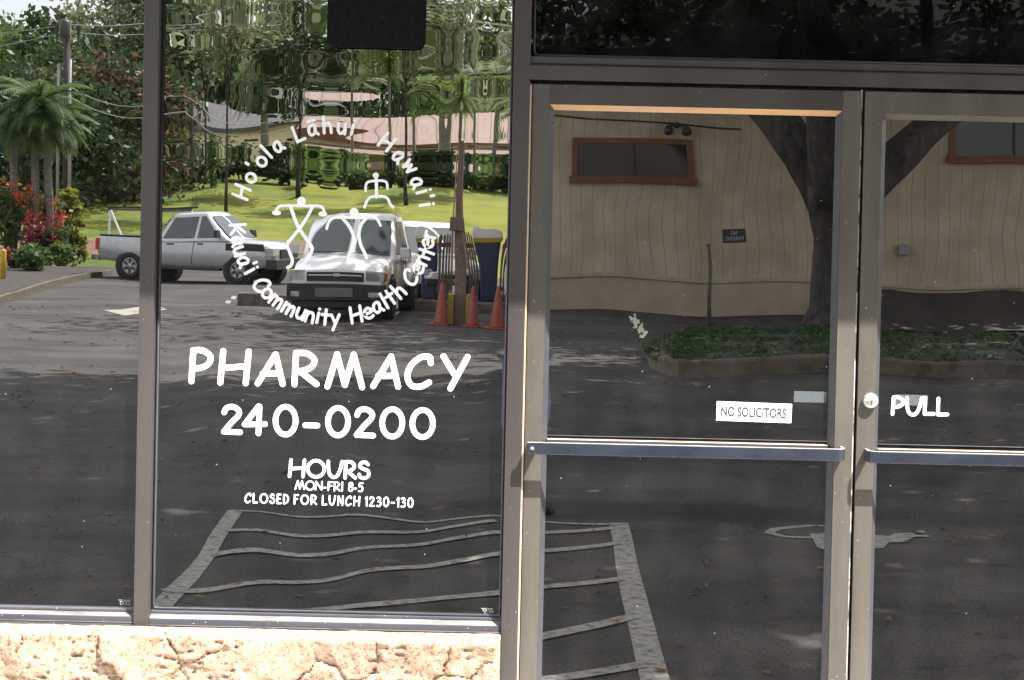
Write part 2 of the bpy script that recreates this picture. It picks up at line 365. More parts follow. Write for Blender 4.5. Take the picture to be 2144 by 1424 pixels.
# ------------------------------------------------------------------ stroke lettering (cut vinyl)
def arc(cx, cy, rx, ry, a0, a1, n=14):
    return [(cx + rx * math.cos(rad(a0 + (a1 - a0) * i / n)), cy + ry * math.sin(rad(a0 + (a1 - a0) * i / n))) for i in range(n + 1)]
def smooth(pts, n=6):
    out = []
    for i in range(len(pts) - 1):
        p0 = pts[max(i - 1, 0)]; p1 = pts[i]; p2 = pts[i + 1]; p3 = pts[min(i + 2, len(pts) - 1)]
        for k in range(n):
            t = k / n
            out.append(tuple(0.5 * ((2 * p1[j]) + (-p0[j] + p2[j]) * t + (2 * p0[j] - 5 * p1[j] + 4 * p2[j] - p3[j]) * t * t + (-p0[j] + 3 * p1[j] - 3 * p2[j] + p3[j]) * t ** 3) for j in (0, 1)))
    out.append(pts[-1]); return out
S = smooth
G = {
 'P': [[(0.06, 0.98), (0.02, 0)], S([(0.06, 0.98), (0.34, 0.98), (0.58, 0.82), (0.56, 0.6), (0.36, 0.45), (0.06, 0.40)])],
 'H': [[(0.08, 1), (0.02, 0)], [(0.72, 1), (0.66, 0)], [(0.05, 0.46), (0.69, 0.54)]],
 'A': [[(0.5, 1), (0.0, 0)], [(0.5, 1), (0.72, 0)], [(0.14, 0.34), (0.62, 0.36)]],
 'R': [[(0.05, 0.98), (0.02, 0)], S([(0.05, 0.98), (0.38, 0.97), (0.6, 0.78), (0.52, 0.56), (0.3, 0.44), (0.06, 0.40)]), [(0.16, 0.42), (0.68, 0.02)]],
 'M': [[(0.0, 0), (0.24, 1)], [(0.24, 1), (0.46, 0.06)], [(0.46, 0.06), (0.68, 1)], [(0.68, 1), (0.92, 0)]],
 'C': [S([(0.7, 0.78), (0.66, 0.97), (0.42, 0.96), (0.14, 0.7), (0.03, 0.34), (0.16, 0.05), (0.42, 0.02), (0.66, 0.16)])],
 'Y': [[(0.02, 1), (0.34, 0.46)], [(0.72, 1), (0.24, 0)]],
 '2': [S([(0.04, 0.78), (0.12, 0.95), (0.34, 1.0), (0.54, 0.86), (0.52, 0.66), (0.3, 0.4), (0.04, 0.04)]), [(0.04, 0.04), (0.6, 0.03)]],
 '4': [[(0.48, 1.0), (0.02, 0.32)], [(0.02, 0.32), (0.72, 0.35)], [(0.52, 1.0), (0.5, 0)]],
 '0': [arc(0.33, 0.5, 0.31, 0.49, 90, 450, 30)],
 '-': [[(0.02, 0.42), (0.42, 0.42)]],
 '1': [[(0.02, 0.78), (0.24, 1.0)], [(0.24, 1.0), (0.22, 0)]],
 '3': [S([(0.04, 0.9), (0.26, 1.0), (0.46, 0.86), (0.4, 0.64), (0.2, 0.54)]), S([(0.2, 0.54), (0.46, 0.46), (0.52, 0.22), (0.34, 0.02), (0.02, 0.05)])],
 '5': [[(0.5, 0.98), (0.12, 0.96)], [(0.12, 0.96), (0.08, 0.58)], S([(0.08, 0.58), (0.34, 0.62), (0.5, 0.36), (0.38, 0.06), (0.02, 0.04)])],
 '8': [arc(0.28, 0.75, 0.22, 0.24, 90, 450, 24), arc(0.28, 0.26, 0.27, 0.26, 90, 450, 24)],
 'O': [arc(0.46, 0.5, 0.44, 0.5, 90, 450, 34)],
 'U': [S([(0.04, 1), (0.06, 0.5), (0.16, 0.12), (0.36, 0.0), (0.54, 0.14), (0.68, 0.55), (0.76, 1)])],
 'S': [S([(0.52, 0.84), (0.36, 0.98), (0.12, 0.9), (0.08, 0.68), (0.3, 0.55), (0.54, 0.44), (0.56, 0.16), (0.34, 0.0), (0.1, 0.06), (0.04, 0.22)])],
 'N': [[(0.04, 0), (0.08, 1)], [(0.08, 1), (0.62, 0.0)], [(0.62, 0.0), (0.66, 1)]],
 'F': [[(0.06, 1), (0.03, 0)], [(0.06, 0.98), (0.54, 1.0)], [(0.05, 0.52), (0.42, 0.55)]],
 'I': [[(0.06, 1), (0.04, 0)]],
 'L': [[(0.05, 1), (0.04, 0.03)], [(0.04, 0.03), (0.56, 0.05)]],
 'E': [[(0.06, 1), (0.04, 0.02)], [(0.06, 0.98), (0.5, 1.0)], [(0.05, 0.52), (0.42, 0.53)], [(0.04, 0.02), (0.52, 0.03)]],
 'D': [[(0.06, 1), (0.04, 0)], S([(0.06, 0.98), (0.4, 0.92), (0.62, 0.6), (0.52, 0.22), (0.3, 0.05), (0.04, 0.01)])],
 'K': [[(0.05, 1), (0.03, 0)], [(0.56, 0.92), (0.08, 0.42)], [(0.16, 0.48), (0.62, 0.02)]],
 'a': [S([(0.48, 0.58), (0.34, 0.66), (0.12, 0.54), (0.04, 0.26), (0.16, 0.03), (0.36, 0.1), (0.48, 0.4), (0.48, 0.58)]), S([(0.48, 0.58), (0.46, 0.2), (0.6, 0.0)])],
 'e': [S([(0.06, 0.33), (0.5, 0.38), (0.5, 0.54), (0.32, 0.66), (0.1, 0.52), (0.03, 0.26), (0.18, 0.04), (0.36, 0.02), (0.54, 0.1)])],
 'h': [[(0.05, 1.02), (0.04, 0)], S([(0.05, 0.4), (0.22, 0.6), (0.42, 0.56), (0.48, 0.3), (0.5, 0)])],
 'i': [[(0.05, 0.62), (0.04, 0)], [(0.06, 0.88), (0.061, 0.889)]],
 'l': [[(0.05, 1.02), (0.04, 0)]],
 'm': [[(0.05, 0.64), (0.04, 0)], S([(0.05, 0.4), (0.18, 0.6), (0.32, 0.58), (0.37, 0.36), (0.38, 0)]), S([(0.38, 0.36), (0.5, 0.58), (0.66, 0.58), (0.72, 0.34), (0.74, 0)])],
 'n': [[(0.05, 0.64), (0.04, 0)], S([(0.05, 0.4), (0.22, 0.62), (0.42, 0.56), (0.48, 0.3), (0.5, 0)])],
 'o': [arc(0.3, 0.31, 0.27, 0.31, 90, 450, 24)],
 'r': [[(0.05, 0.64), (0.05, 0)], S([(0.05, 0.36), (0.18, 0.58), (0.4, 0.6)])],
 't': [[(0.24, 0.94), (0.25, 0)], [(0.0, 0.62), (0.48, 0.62)]],
 'u': [S([(0.04, 0.63), (0.05, 0.2), (0.2, 0.01), (0.38, 0.1), (0.47, 0.32)]), [(0.49, 0.64), (0.5, 0.0)]],
 'w': [[(0.02, 0.62), (0.2, 0.03)], [(0.2, 0.03), (0.38, 0.52)], [(0.38, 0.52), (0.58, 0.03)], [(0.58, 0.03), (0.74, 0.62)]],
 'y': [[(0.03, 0.62), (0.3, 0.06)], [(0.54, 0.64), (0.14, -0.34)]],
 "'": [[(0.05, 1.0), (0.04, 0.82)]],
}
G['\u0101'] = G['a'] + [[(0.1, 0.93), (0.5, 0.93)]]
def gbox(ch):
    ps = [p for s in G[ch] for p in s]
    return min(p[0] for p in ps), max(p[0] for p in ps), min(p[1] for p in ps), max(p[1] for p in ps)
class Vinyl:
    """flat cut-vinyl strokes with round ends, each a hair proud of the last so no two faces share a plane"""
    def __init__(s, y0=-0.0010): s.mb = MB(); s.k = 0; s.y0 = y0
    def stroke(s, pts, w, closed=False, w1=None):
        y = s.y0 - 0.00005 * (s.k % 12); s.k += 1
        pts = [Vector(p) for p in pts]
        if (pts[0] - pts[-1]).length < 1e-6 and len(pts) > 4: closed = True; pts = pts[:-1]
        n = len(pts); h = w / 2; L = []; Rr = []
        for i in range(n):
            a = pts[(i - 1) % n] if (closed or i > 0) else pts[i]
            b = pts[(i + 1) % n] if (closed or i < n - 1) else pts[i]
            t = (b - a)
            if t.length < 1e-9: t = Vector((1, 0))
            t.normalize(); q = Vector((-t.y, t.x))
            hh = h if w1 is None else (h + (w1 / 2 - h) * i / max(1, n - 1))
            L.append(pts[i] + q * hh); Rr.append(pts[i] - q * hh)
        b0 = len(s.mb.v)
        if closed:
            vs = [(p.x, y, p.y) for p in L] + [(p.x, y, p.y) for p in Rr]
            s.mb.add(vs, [(i, (i + 1) % n, n + (i + 1) % n, n + i) for i in range(n)]); return
        ring = []
        def cap(c, d, r_):
            a0 = math.atan2(d.y, d.x)
            return [c + Vector((math.cos(a0 + a), math.sin(a0 + a))) * r_ for a in [(-90 + 180 * k / 10) * PI / 180 for k in range(1, 10)]]
        d1 = (pts[-1] - pts[-2]); d0 = (pts[0] - pts[1])
        h1 = h if w1 is None else w1 / 2
        c1 = cap(pts[-1], d1, h1); c0 = cap(pts[0], d0, h)
        vs = [(p.x, y, p.y) for p in L] + [(p.x, y, p.y) for p in Rr]
        fs = [(i, i + 1, n + i + 1, n + i) for i in range(n - 1)]
        b = len(vs); vs += [(p.x, y, p.y) for p in c1]; fs.append([2 * n - 1] + [b + i for i in range(9)] + [n - 1])
        b = len(vs); vs += [(p.x, y, p.y) for p in c0]; fs.append([0] + [b + i for i in range(9)] + [n])
        s.mb.add(vs, fs)
    def disc(s, c, rx, ry):
        y = s.y0 - 0.00005 * (s.k % 12); s.k += 1
        s.mb.add([(c[0] + rx * math.cos(2 * PI * i / 24), y, c[1] + ry * math.sin(2 * PI * i / 24)) for i in range(24)], [list(range(24))])
    def glyph(s, ch, cx, cz, w, h, rot, sw):
        """glyph centred at cx, cz with ink width w and ink height h (stroke included)"""
        x0, x1, y0, y1 = gbox(ch)
        sx = max(w - sw, 1e-4) / max(x1 - x0, 0.05); sy = max(h - sw, 1e-4) / max(y1 - y0, 0.05)
        if x1 - x0 < 0.1: sx = sy
        if y1 - y0 < 0.1: sy = sx
        c, si = math.cos(rot), math.sin(rot)
        for st in G[ch]:
            q = []
            for (a, b) in st:
                X = (a - (x0 + x1) / 2) * sx; Z = (b - (y0 + y1) / 2) * sy
                q.append((cx + X * c - Z * si, cz + X * si + Z * c))
            s.stroke(q, sw)
    def done(s, name, parent, mat, label=None):
        o = s.mb.build(name, mat, parent)
        if label: o['label'] = label
        return o
PXM = D / FPX      # metres on the glass per photograph pixel
def row(items, sw_px, name, parent, label, y0=-0.0010, mat=None):
    V = Vinyl(y0)
    for (ch, x0, x1, y0_, y1_) in items:
        c = P((x0 + x1) / 2, (y0_ + y1_) / 2, 0)
        V.glyph(ch, c.x, c.z, (x1 - x0) * PXM, (y1_ - y0_) * PXM, 0, sw_px * PXM)
    return V.done(name, parent, mat or M['vinyl'], label)
def cv(l):   # boxes read off an enlarged crop of the photograph
    return [(c, 340 + a / 2.897, 340 + b / 2.897, 680 + t / 2.897, 680 + e / 2.897) for (c, a, b, t, e) in l]
row(cv([('P', 160, 310, 135, 362), ('H', 335, 540, 143, 371), ('A', 562, 750, 160, 376), ('R', 785, 955, 153, 381), ('M', 985, 1232, 162, 395), ('A', 1262, 1450, 174, 392), ('C', 1468, 1645, 172, 395), ('Y', 1685, 1867, 175, 405)]), 12.4, 'lettering', w2, 'large white word PHARMACY')
row(cv([('2', 358, 490, 480, 668), ('4', 483, 640, 478, 675), ('0', 670, 825, 480, 683), ('-', 850, 957, 593, 628), ('0', 988, 1143, 487, 688), ('2', 1163, 1297, 495, 688), ('0', 1317, 1472, 495, 695), ('0', 1500, 1657, 500, 698)]), 11.4, 'lettering', w2, 'white phone number 240-0200')
def cu(l): return [(c, 590 + a / 10.72, 590 + b / 10.72, 940 + t / 10.72, 940 + e / 10.72) for (c, a, b, t, e) in l]
row(cu([('H', 140, 545, 212, 655), ('O', 548, 992, 225, 665), ('U', 1005, 1388, 245, 675), ('R', 1388, 1690, 250, 690), ('S', 1705, 1992, 258, 695)]), 6.9, 'lettering', w2, 'white word HOURS')
row(cu([('M', 288, 525, 700, 920), ('O', 527, 745, 708, 935), ('N', 742, 922, 715, 930), ('-', 925, 1005, 845, 893), ('F', 1027, 1160, 725, 945), ('R', 1165, 1320, 730, 955), ('I', 1325, 1388, 730, 955), ('8', 1488, 1612, 740, 962), ('-', 1608, 1685, 865, 910), ('5', 1712, 1832, 748, 968)]), 3.2, 'lettering', w2, 'small white line MON-FRI 8-5')
def autorow(text, u0, u1, v0, v1, h, sw, wmul, name, parent, label):
    """a line of text between u0 and u1, centre height running v0 to v1"""
    adv = []; x = 0.0
    for ch in text:
        if ch == ' ': x += 0.36; continue
        a, b, _, _ = gbox(ch); w = (b - a) + 0.08
        adv.append((ch, x, w)); x += w + 0.16
    tot = x - 0.16; V = Vinyl()
    for (ch, a, w) in adv:
        f0 = a / tot; f1 = (a + w) / tot
        cu_ = u0 + (u1 - u0) * (f0 + f1) / 2; cvv = v0 + (v1 - v0) * (f0 + f1) / 2
        hh = h if ch != '-' else sw
        c = P(cu_, cvv + (h * 0.06 if ch == '-' else 0), 0)
        V.glyph(ch, c.x, c.z, (u1 - u0) * (f1 - f0) * PXM, hh * PXM, 0, sw * PXM)
    V.done(name, parent, M['vinyl'], label)
autorow('CLOSED FOR LUNCH 1230-130', 512, 866, 1042.5, 1052.5, 22, 3.3, 1, 'lettering', w2, 'small white line CLOSED FOR LUNCH 1230-130')
# ring of words
def ringtext(items, bottom, label):
    V = Vinyl(); cx, cy = 700.0, 462.2; cap = 39.0; sw = 6.3
    for (ch, u, v) in items:
        an = math.atan2(cy - v, u - cx)
        rot = an + PI / 2 if bottom else an - PI / 2
        x0, x1, y0, y1 = gbox(ch); c = P(u, v, 0)
        k = (cap - sw)
        V.glyph(ch, c.x, c.z, ((x1 - x0) * k + sw) * PXM, ((y1 - y0) * k + sw) * PXM, rot, sw * PXM)
    V.done('lettering', w2, M['vinyl'], label)
ringtext([('H', 505.8, 402.2), ('o', 525.7, 372.4), ("'", 517.5, 342.7), ('o', 548.1, 338.4), ('l', 557.4, 317.3), ('a', 583, 306.8),
          ('L', 625.3, 279), ('\u0101', 654.5, 268), ('h', 685.5, 261.6), ('u', 715.5, 269.4), ('i', 739, 267),
          ('H', 810.6, 297.5), ('a', 834.2, 328.5), ('w', 856.6, 349.1), ('a', 872, 383), ('i', 887, 400.7), ("'", 905.5, 409.8), ('i', 893.4, 428.4)], False, "white arched words Ho'ola Lahui Hawai'i")
ringtext([('K', 498.5, 480.1), ('a', 496.5, 505.7), ('u', 500.5, 526.4), ('a', 509.3, 548), ("'", 534.5, 550), ('i', 526.5, 566),
          ('C', 547.7, 596.2), ('o', 559, 614.5), ('m', 578.2, 631.2), ('m', 604.3, 647.7), ('u', 629.3, 657.1), ('n', 649, 664), ('i', 666.3, 661), ('t', 681.4, 664), ('y', 702, 674.8),
          ('H', 745.5, 658.5), ('e', 771, 656), ('a', 791, 643.5), ('l', 804, 630), ('t', 817, 622.5), ('h', 834, 607.5),
          ('C', 858.5, 581), ('e', 875.4, 563.4), ('n', 886, 545), ('t', 893.5, 527), ('e', 896, 509.4), ('r', 901, 491)], True, "white curved words Kaua'i Community Health Center")
# three figures in the ring
def fig(strokes, discs, label):
    V = Vinyl()
    q = lambda a, b: (lambda p: (p.x, p.z))(P(470 + a / 2.849, 220 + b / 2.849, 0))
    for (pts, w) in strokes: V.stroke(S([q(*p) for p in pts], 5), w / 2.849 * PXM)
    for (a, b, rx, ry) in discs:
        V.disc(q(a, b), rx / 2.849 * PXM, ry / 2.849 * PXM)
    V.done('emblem_figure', w2, M['vinyl'], label)
fig([([(305, 640), (318, 612), (345, 601), (400, 600), (520, 602), (560, 602), (585, 612), (597, 645)], 17), ([(395, 606), (420, 680), (447, 738), (490, 800), (522, 852), (512, 888), (488, 925)], 21), ([(525, 606), (490, 675), (447, 738), (405, 790), (375, 832), (392, 885), (405, 925), (398, 955), (376, 970)], 19)],
    [(459, 575, 26, 29), (311, 643, 27, 15), (586, 650, 27, 15)], 'dancing stick figure with crossed legs')
fig([([(610, 738), (622, 700), (650, 674), (700, 668), (780, 672), (870, 666), (905, 676), (922, 700), (930, 718)], 16), ([(705, 676), (740, 718), (768, 775), (768, 830), (745, 890), (738, 930)], 20), ([(845, 676), (815, 715), (803, 770), (812, 830), (835, 880), (848, 912)], 19)],
    [(773, 640, 27, 27), (773, 655, 22, 18)], 'wide shouldered stick figure')
fig([([(842, 512), (846, 470), (868, 456), (905, 452), (945, 452), (968, 464), (972, 498)], 15), ([(905, 440), (907, 500), (906, 548)], 19), ([(836, 610), (850, 572), (872, 550), (905, 545), (950, 546), (975, 560), (988, 590), (1008, 610)], 16)],
    [(903, 420, 18, 17)], 'small squatting stick figure')

# ------------------------------------------------------------------ double doors
def door(name, label, x0, x1, left):
    d = thing(name, label, 'door', (x0, 0, 0))
    st = 36 * PXM if left else 37 * PXM
    sr = 38 * PXM
    zt = zs(1150, 175.5, DY) if left else zs(1860, 192, DY)
    zt = zs(1500, 184, DY)
    zr = zs(1450, 224.5, DY) if left else zs(2000, 241, DY)
    ZB = 0.02
    bm_ = M['bronze_worn']
    mb = MB(); mb.box(x0, x0 + st, DY, 0.015, ZB, zt); mb.build('stile', bm_, d, bevel=0.0012)
    mb = MB(); mb.box(x1 - sr, x1, DY, 0.015, ZB, zt); mb.build('stile', bm_, d, bevel=0.0012)
    mb = MB(); mb.box(x0 + st + 0.0004, x1 - sr - 0.0004, DY + 0.0006, 0.015, zr, zt); mb.build('top_rail', M['bronze'] if left else bm_, d, bevel=0.001)
    mb = MB(); mb.box(x0 + st + 0.0004, x1 - sr - 0.0004, DY + 0.0006, 0.015, ZB, 0.17); mb.build('bottom_rail', bm_, d, bevel=0.001)
    # glazing beads slope back to the glass
    a0 = x0 + st + 0.0006; a1 = x1 - sr - 0.0006; g = 0.015
    yb0, yb1 = DY + 0.006, -0.002
    zb = 0.17
    def bead(q, mat):
        mb = MB(); f = [tuple(v) for v in q] + [(v[0], 0.0, v[2]) for v in q]
        mb.add(f, [(0, 1, 2, 3), (4, 5, 6, 7), (0, 1, 5, 4), (1, 2, 6, 5), (2, 3, 7, 6), (3, 0, 4, 7)]); mb.build('glazing_bead', mat, d)
    zr_ = zr - 0.0006
    bead([(a0, yb0, zr_), (a0, yb0, zb), (a0 + g, yb1, zb + g), (a0 + g, yb1, zr_ - g)], M['bead'])
    bead([(a1, yb0, zr_), (a1, yb0, zb), (a1 - g, yb1, zb + g), (a1 - g, yb1, zr_ - g)], M['bead'])
    bead([(a0, yb0, zr_), (a1, yb0, zr_), (a1 - g, yb1, zr_ - g), (a0 + g, yb1, zr_ - g)], M['lit_bead'] if left else bm_)
    bead([(a0, yb0, zb), (a1, yb0, zb), (a1 - g, yb1, zb + g), (a0 + g, yb1, zb + g)], M['bead'])
    zm = zs(1450, 926, 0) if left else zs(2000, 943.5, 0)
    pane('glass_pane', a0, a1, zb, zr_, M['glass_door'] if left else M['glass_door2'], d)
    mb = MB(); mb.box(a0 + g, a1 - g, -0.014, -0.0003, zm - 0.030, zm); mb.build('mid_rail', M['bead'], d, bevel=0.001)
    mb = MB(); mb.box(a0 + g, a1 - g, -0.0145, -0.0005, zm + 0.0003, zm + 0.0014); mb.build('mid_rail_edge', M['tan_strip'], d)
    return d, a0, a1, zm
dl0 = xs(1103.5, 700, DY); dl1 = xs(1791, 700, DY)
dr0 = xs(1799, 700, DY)
d1, da0, da1, zm1 = door('glass_door', 'left glass door with white no solicitors sticker and a flat push bar', dl0, dl1, True)
d2, db0, db1, zm2 = door('glass_door', 'right glass door with lock cylinder and the word PULL, cut off by the photo edge', dr0, dr0 + (dl1 - dl0), False)
mb = MB(); mb.box(dl1 + 0.0006, dl1 + 0.0042, -0.022, 0.01, 0.02, zs(1800, 190, 0)); mb.build('weather_strip', M['seal_white'], d1)
mb = MB(); mb.box(dl1 + 0.0045, dr0 - 0.0005, -0.004, 0.02, 0.02, zs(1800, 190, 0)); mb.build('door_gap', M['seal'], d1)
def pushbar(d, x0, x1, zc, h, flat_left, flat_right):
    """flat bar standing off the stiles; each return curves back to the stile"""
    y = DY - 0.062; t = 0.008
    path = []
    def arcp(cx, cy, r_, a0, a1, n=7): return [(cx + r_ * math.cos(rad(a0 + (a1 - a0) * i / n)), cy + r_ * math.sin(rad(a0 + (a1 - a0) * i / n))) for i in range(n + 1)]
    R_ = 0.026
    if flat_left: path += [(x0, y)]
    else: path += [(x0, DY)] + arcp(x0 + R_, y + R_, R_, 180, 270)
    if flat_right: path += [(x1, y)]
    else: path += arcp(x1 - R_, y + R_, R_, 270, 360) + [(x1, DY)]
    n = len(path); outer = path; inner = []
    for i in range(n):
        a = Vector(path[max(i - 1, 0)]); b = Vector(path[min(i + 1, n - 1)]); tt = (b - a).normalized()
        q = Vector((-tt.y, tt.x)); inner.append(tuple(Vector(path[i]) + q * t))
    rr = []
    for i in range(n):
        o_ = outer[i]; n_ = inner[i]; e = h / 2
        rr.append([Vector((o_[0], o_[1], zc - e)), Vector((o_[0], o_[1], zc + e)), Vector((n_[0], n_[1], zc + e)), Vector((n_[0], n_[1], zc - e))])
    mb = MB(); mb.rings(rr); b = mb.build('push_bar', M['bar'], d, bevel=0.0018, segs=2)
    er = [[Vector((q[0].x, q[0].y, zc + h / 2 + 0.0003)), Vector((q[0].x, q[0].y, zc + h / 2 + 0.0014)), Vector((q[2].x, q[2].y, zc + h / 2 + 0.0014)), Vector((q[2].x, q[2].y, zc + h / 2 + 0.0003))] for q in rr]
    mb = MB(); mb.rings(er); mb.build('top_highlight', M['bar_highlight'], b)  # thin pale strip laid on top as the painted highlight
    if flat_left:
        mb = MB(); mb.obox((x0 + 0.016, (y + t + DY) / 2, zc), 0.024, abs(DY - y - t) - 0.0005, h * 0.9); mb.build('bracket', M['bar'], b, bevel=0.001)
        mb = MB(); mb.lathe((0, 0, 0), [(0.0001, 0.0035), (0.004, 0.003), (0.0052, 0.0)], 14, Matrix.Translation((x0 + 0.014, y - 0.0003, zc)) @ Matrix.Rotation(rad(90), 4, 'X')); mb.build('bolt', M['tan_strip'], b, smooth=True)
    return b
yb = DY - 0.062
zb1 = zs(1440, 946.5, yb); zb2 = zs(1980, 961.5, yb)
pushbar(d1, xs(1104, 937, yb), xs(1772, 955, yb), zb1, 24 * PXM, True, False)
pushbar(d2, xs(1819, 955, yb), dr0 + 0.95, zb2, 23.5 * PXM, False, False)
# lock cylinder
c = P(1822, 838.5, DY)
mb = MB(); MX = Matrix.Translation((c.x, DY, c.z)) @ Matrix.Rotation(rad(90), 4, 'X')
mb.lathe((0, 0, 0), [(0.0225, 0.0), (0.0225, 0.008), (0.0205, 0.014), (0.0185, 0.0165), (0.0001, 0.0168)], 32, MX); lk = mb.build('lock', M['steel'], d2, smooth=True)
mb = MB(); mb.lathe((0, 0, -0.0), [(0.0085, 0.0166), (0.0085, 0.0182), (0.0001, 0.0183)], 20, Matrix.Translation((c.x, DY, c.z - 0.005)) @ Matrix.Rotation(rad(90), 4, 'X')); mb.build('key_plug', M['steel'], lk)
mb = MB(); mb.box(c.x - 0.0011, c.x + 0.0011, DY - 0.0190, DY - 0.0184, c.z - 0.012, c.z + 0.001); mb.build('keyhole', M['key'], lk)
# stickers on the doors
def flat(name, q, mat, parent, y):
    mb = MB(); vs = [P(u, v, y) for (u, v) in q]; vs = [(p.x, y, p.z) for p in vs] + [(p.x, y + 0.0003, p.z) for p in vs]
    mb.add(vs, [(0, 1, 2, 3), (7, 6, 5, 4), (0, 1, 5, 4), (1, 2, 6, 5), (2, 3, 7, 6), (3, 0, 4, 7)]); return mb.build(name, mat, parent)
sk = flat('sticker', [(1501, 840), (1658.5, 846), (1656.5, 886), (1499.5, 880.5)], M['sticker'], d1, -0.0012)
sk['label'] = 'white NO SOLICITORS sticker'
def text_mesh(body, name, mat, parent, origin, w, h, rot=0, y=None, mirror_dir=1, thick=0.0):
    cu_ = bpy.data.curves.new(name, 'FONT'); cu_.body = body; cu_.align_x = 'CENTER'; cu_.align_y = 'CENTER'; cu_.resolution_u = 4; cu_.offset = thick
    to = bpy.data.objects.new(name, cu_); me = bpy.data.meshes.new_from_object(to)
    bpy.data.objects.remove(to)
    xsv = [v.co.x for v in me.vertices]; ysv = [v.co.y for v in me.vertices]
    cx, cy = (min(xsv) + max(xsv)) / 2, (min(ysv) + max(ysv)) / 2; sx = w / (max(xsv) - min(xsv)); sy = h / (max(ysv) - min(ysv))
    Mi = root_inv(parent); c, s_ = math.cos(rot), math.sin(rot)
    for v in me.vertices:
        X = (v.co.x - cx) * sx; Z = (v.co.y - cy) * sy
        v.co = Mi @ Vector((origin[0] + mirror_dir * (X * c - Z * s_), origin[1], origin[2] + X * s_ + Z * c))
    me.materials.append(mat); me.name = name
    o = bpy.data.objects.new(name, me); col.objects.link(o); o.parent = parent; return o
c = P(1578, 863.5, -0.0015)
t = text_mesh('NO SOLICITORS', 'lettering', M['sticker_grey'], sk, (c.x, -0.0016, c.z), 137 * PXM, 21.5 * PXM, rad(-0.9), thick=0.028)
flat('tape_strip', [(1663, 819), (1731, 820.5), (1730, 843.5), (1662, 842)], M['tape'], d1, -0.0009)
flat('tape_strip', [(1875, 826), (1943, 827.5), (1942, 850), (1874, 848.5)], M['tape'], d2, -0.0006)
def cp(l): return [(c_, 1840 + a / 12.61, 1840 + b / 12.61, 800 + t_ / 12.61, 800 + e / 12.61) for (c_, a, b, t_, e) in l]
row(cp([('P', 318, 690, 352, 892), ('U', 690, 1175, 375, 910), ('L', 1165, 1500, 372, 892), ('L', 1515, 1860, 390, 908)]), 7.4, 'lettering', d2, 'white word PULL', y0=-0.0012)
# bird-dropping splat on the door glass
mb = MB()
for i in range(46):
    f = random.random(); u = 1322 + f * 24 + random.gauss(0, 5); v = 664 + f * 36 + random.gauss(0, 5); p = P(u, v, -0.0008); r_ = abs(random.gauss(0.0024, 0.002)) + 0.001
    mb.add([(p.x + r_ * math.cos(a) * random.uniform(.6, 1.3), -0.0008 - 0.00002 * i, p.z + r_ * math.sin(a) * random.uniform(.6, 1.5)) for a in [2 * PI * k / 8 for k in range(8)]], [list(range(8))])
mb.build('splash_mark', M['splat'], d1)

# ------------------------------------------------------------------ black sign hanging before the lettered window
sg = thing('hanging_sign', 'plain black board with rounded corners hanging before the top of the lettered window', 'sign', P(785, 50, -0.03))
y = -0.030
def rrect(x0, x1, z0, z1, r_, n=8):
    pts = []
    for (cx, cz, a0) in ((x1 - r_, z0 + r_, -90), (x1 - r_, z1 - r_, 0), (x0 + r_, z1 - r_, 90), (x0 + r_, z0 + r_, 180)):
        pts += [(cx + r_ * math.cos(rad(a0 + 90 * i / n)), cz + r_ * math.sin(rad(a0 + 90 * i / n))) for i in range(n + 1)]
    return pts
a = P(684, 96, y); b = P(889, 105, y)
pr = rrect(a.x, b.x, (a.z + b.z) / 2, (a.z + b.z) / 2 + 0.42, 0.028)
mb = MB(); mb.rings([[Vector((p[0], y, p[1])) for p in pr], [Vector((p[0], y + 0.012, p[1])) for p in pr]]); mb.build('board', M['blackboard'], sg, bevel=0.001)
for k in (0.25, 0.75):
    mb = MB(); x = a.x + (b.x - a.x) * k; mb.box(x - 0.006, x + 0.006, y + 0.003, y + 0.009, (a.z + b.z) / 2 + 0.4205, 2.985); mb.build('strap', M['steel'], sg)
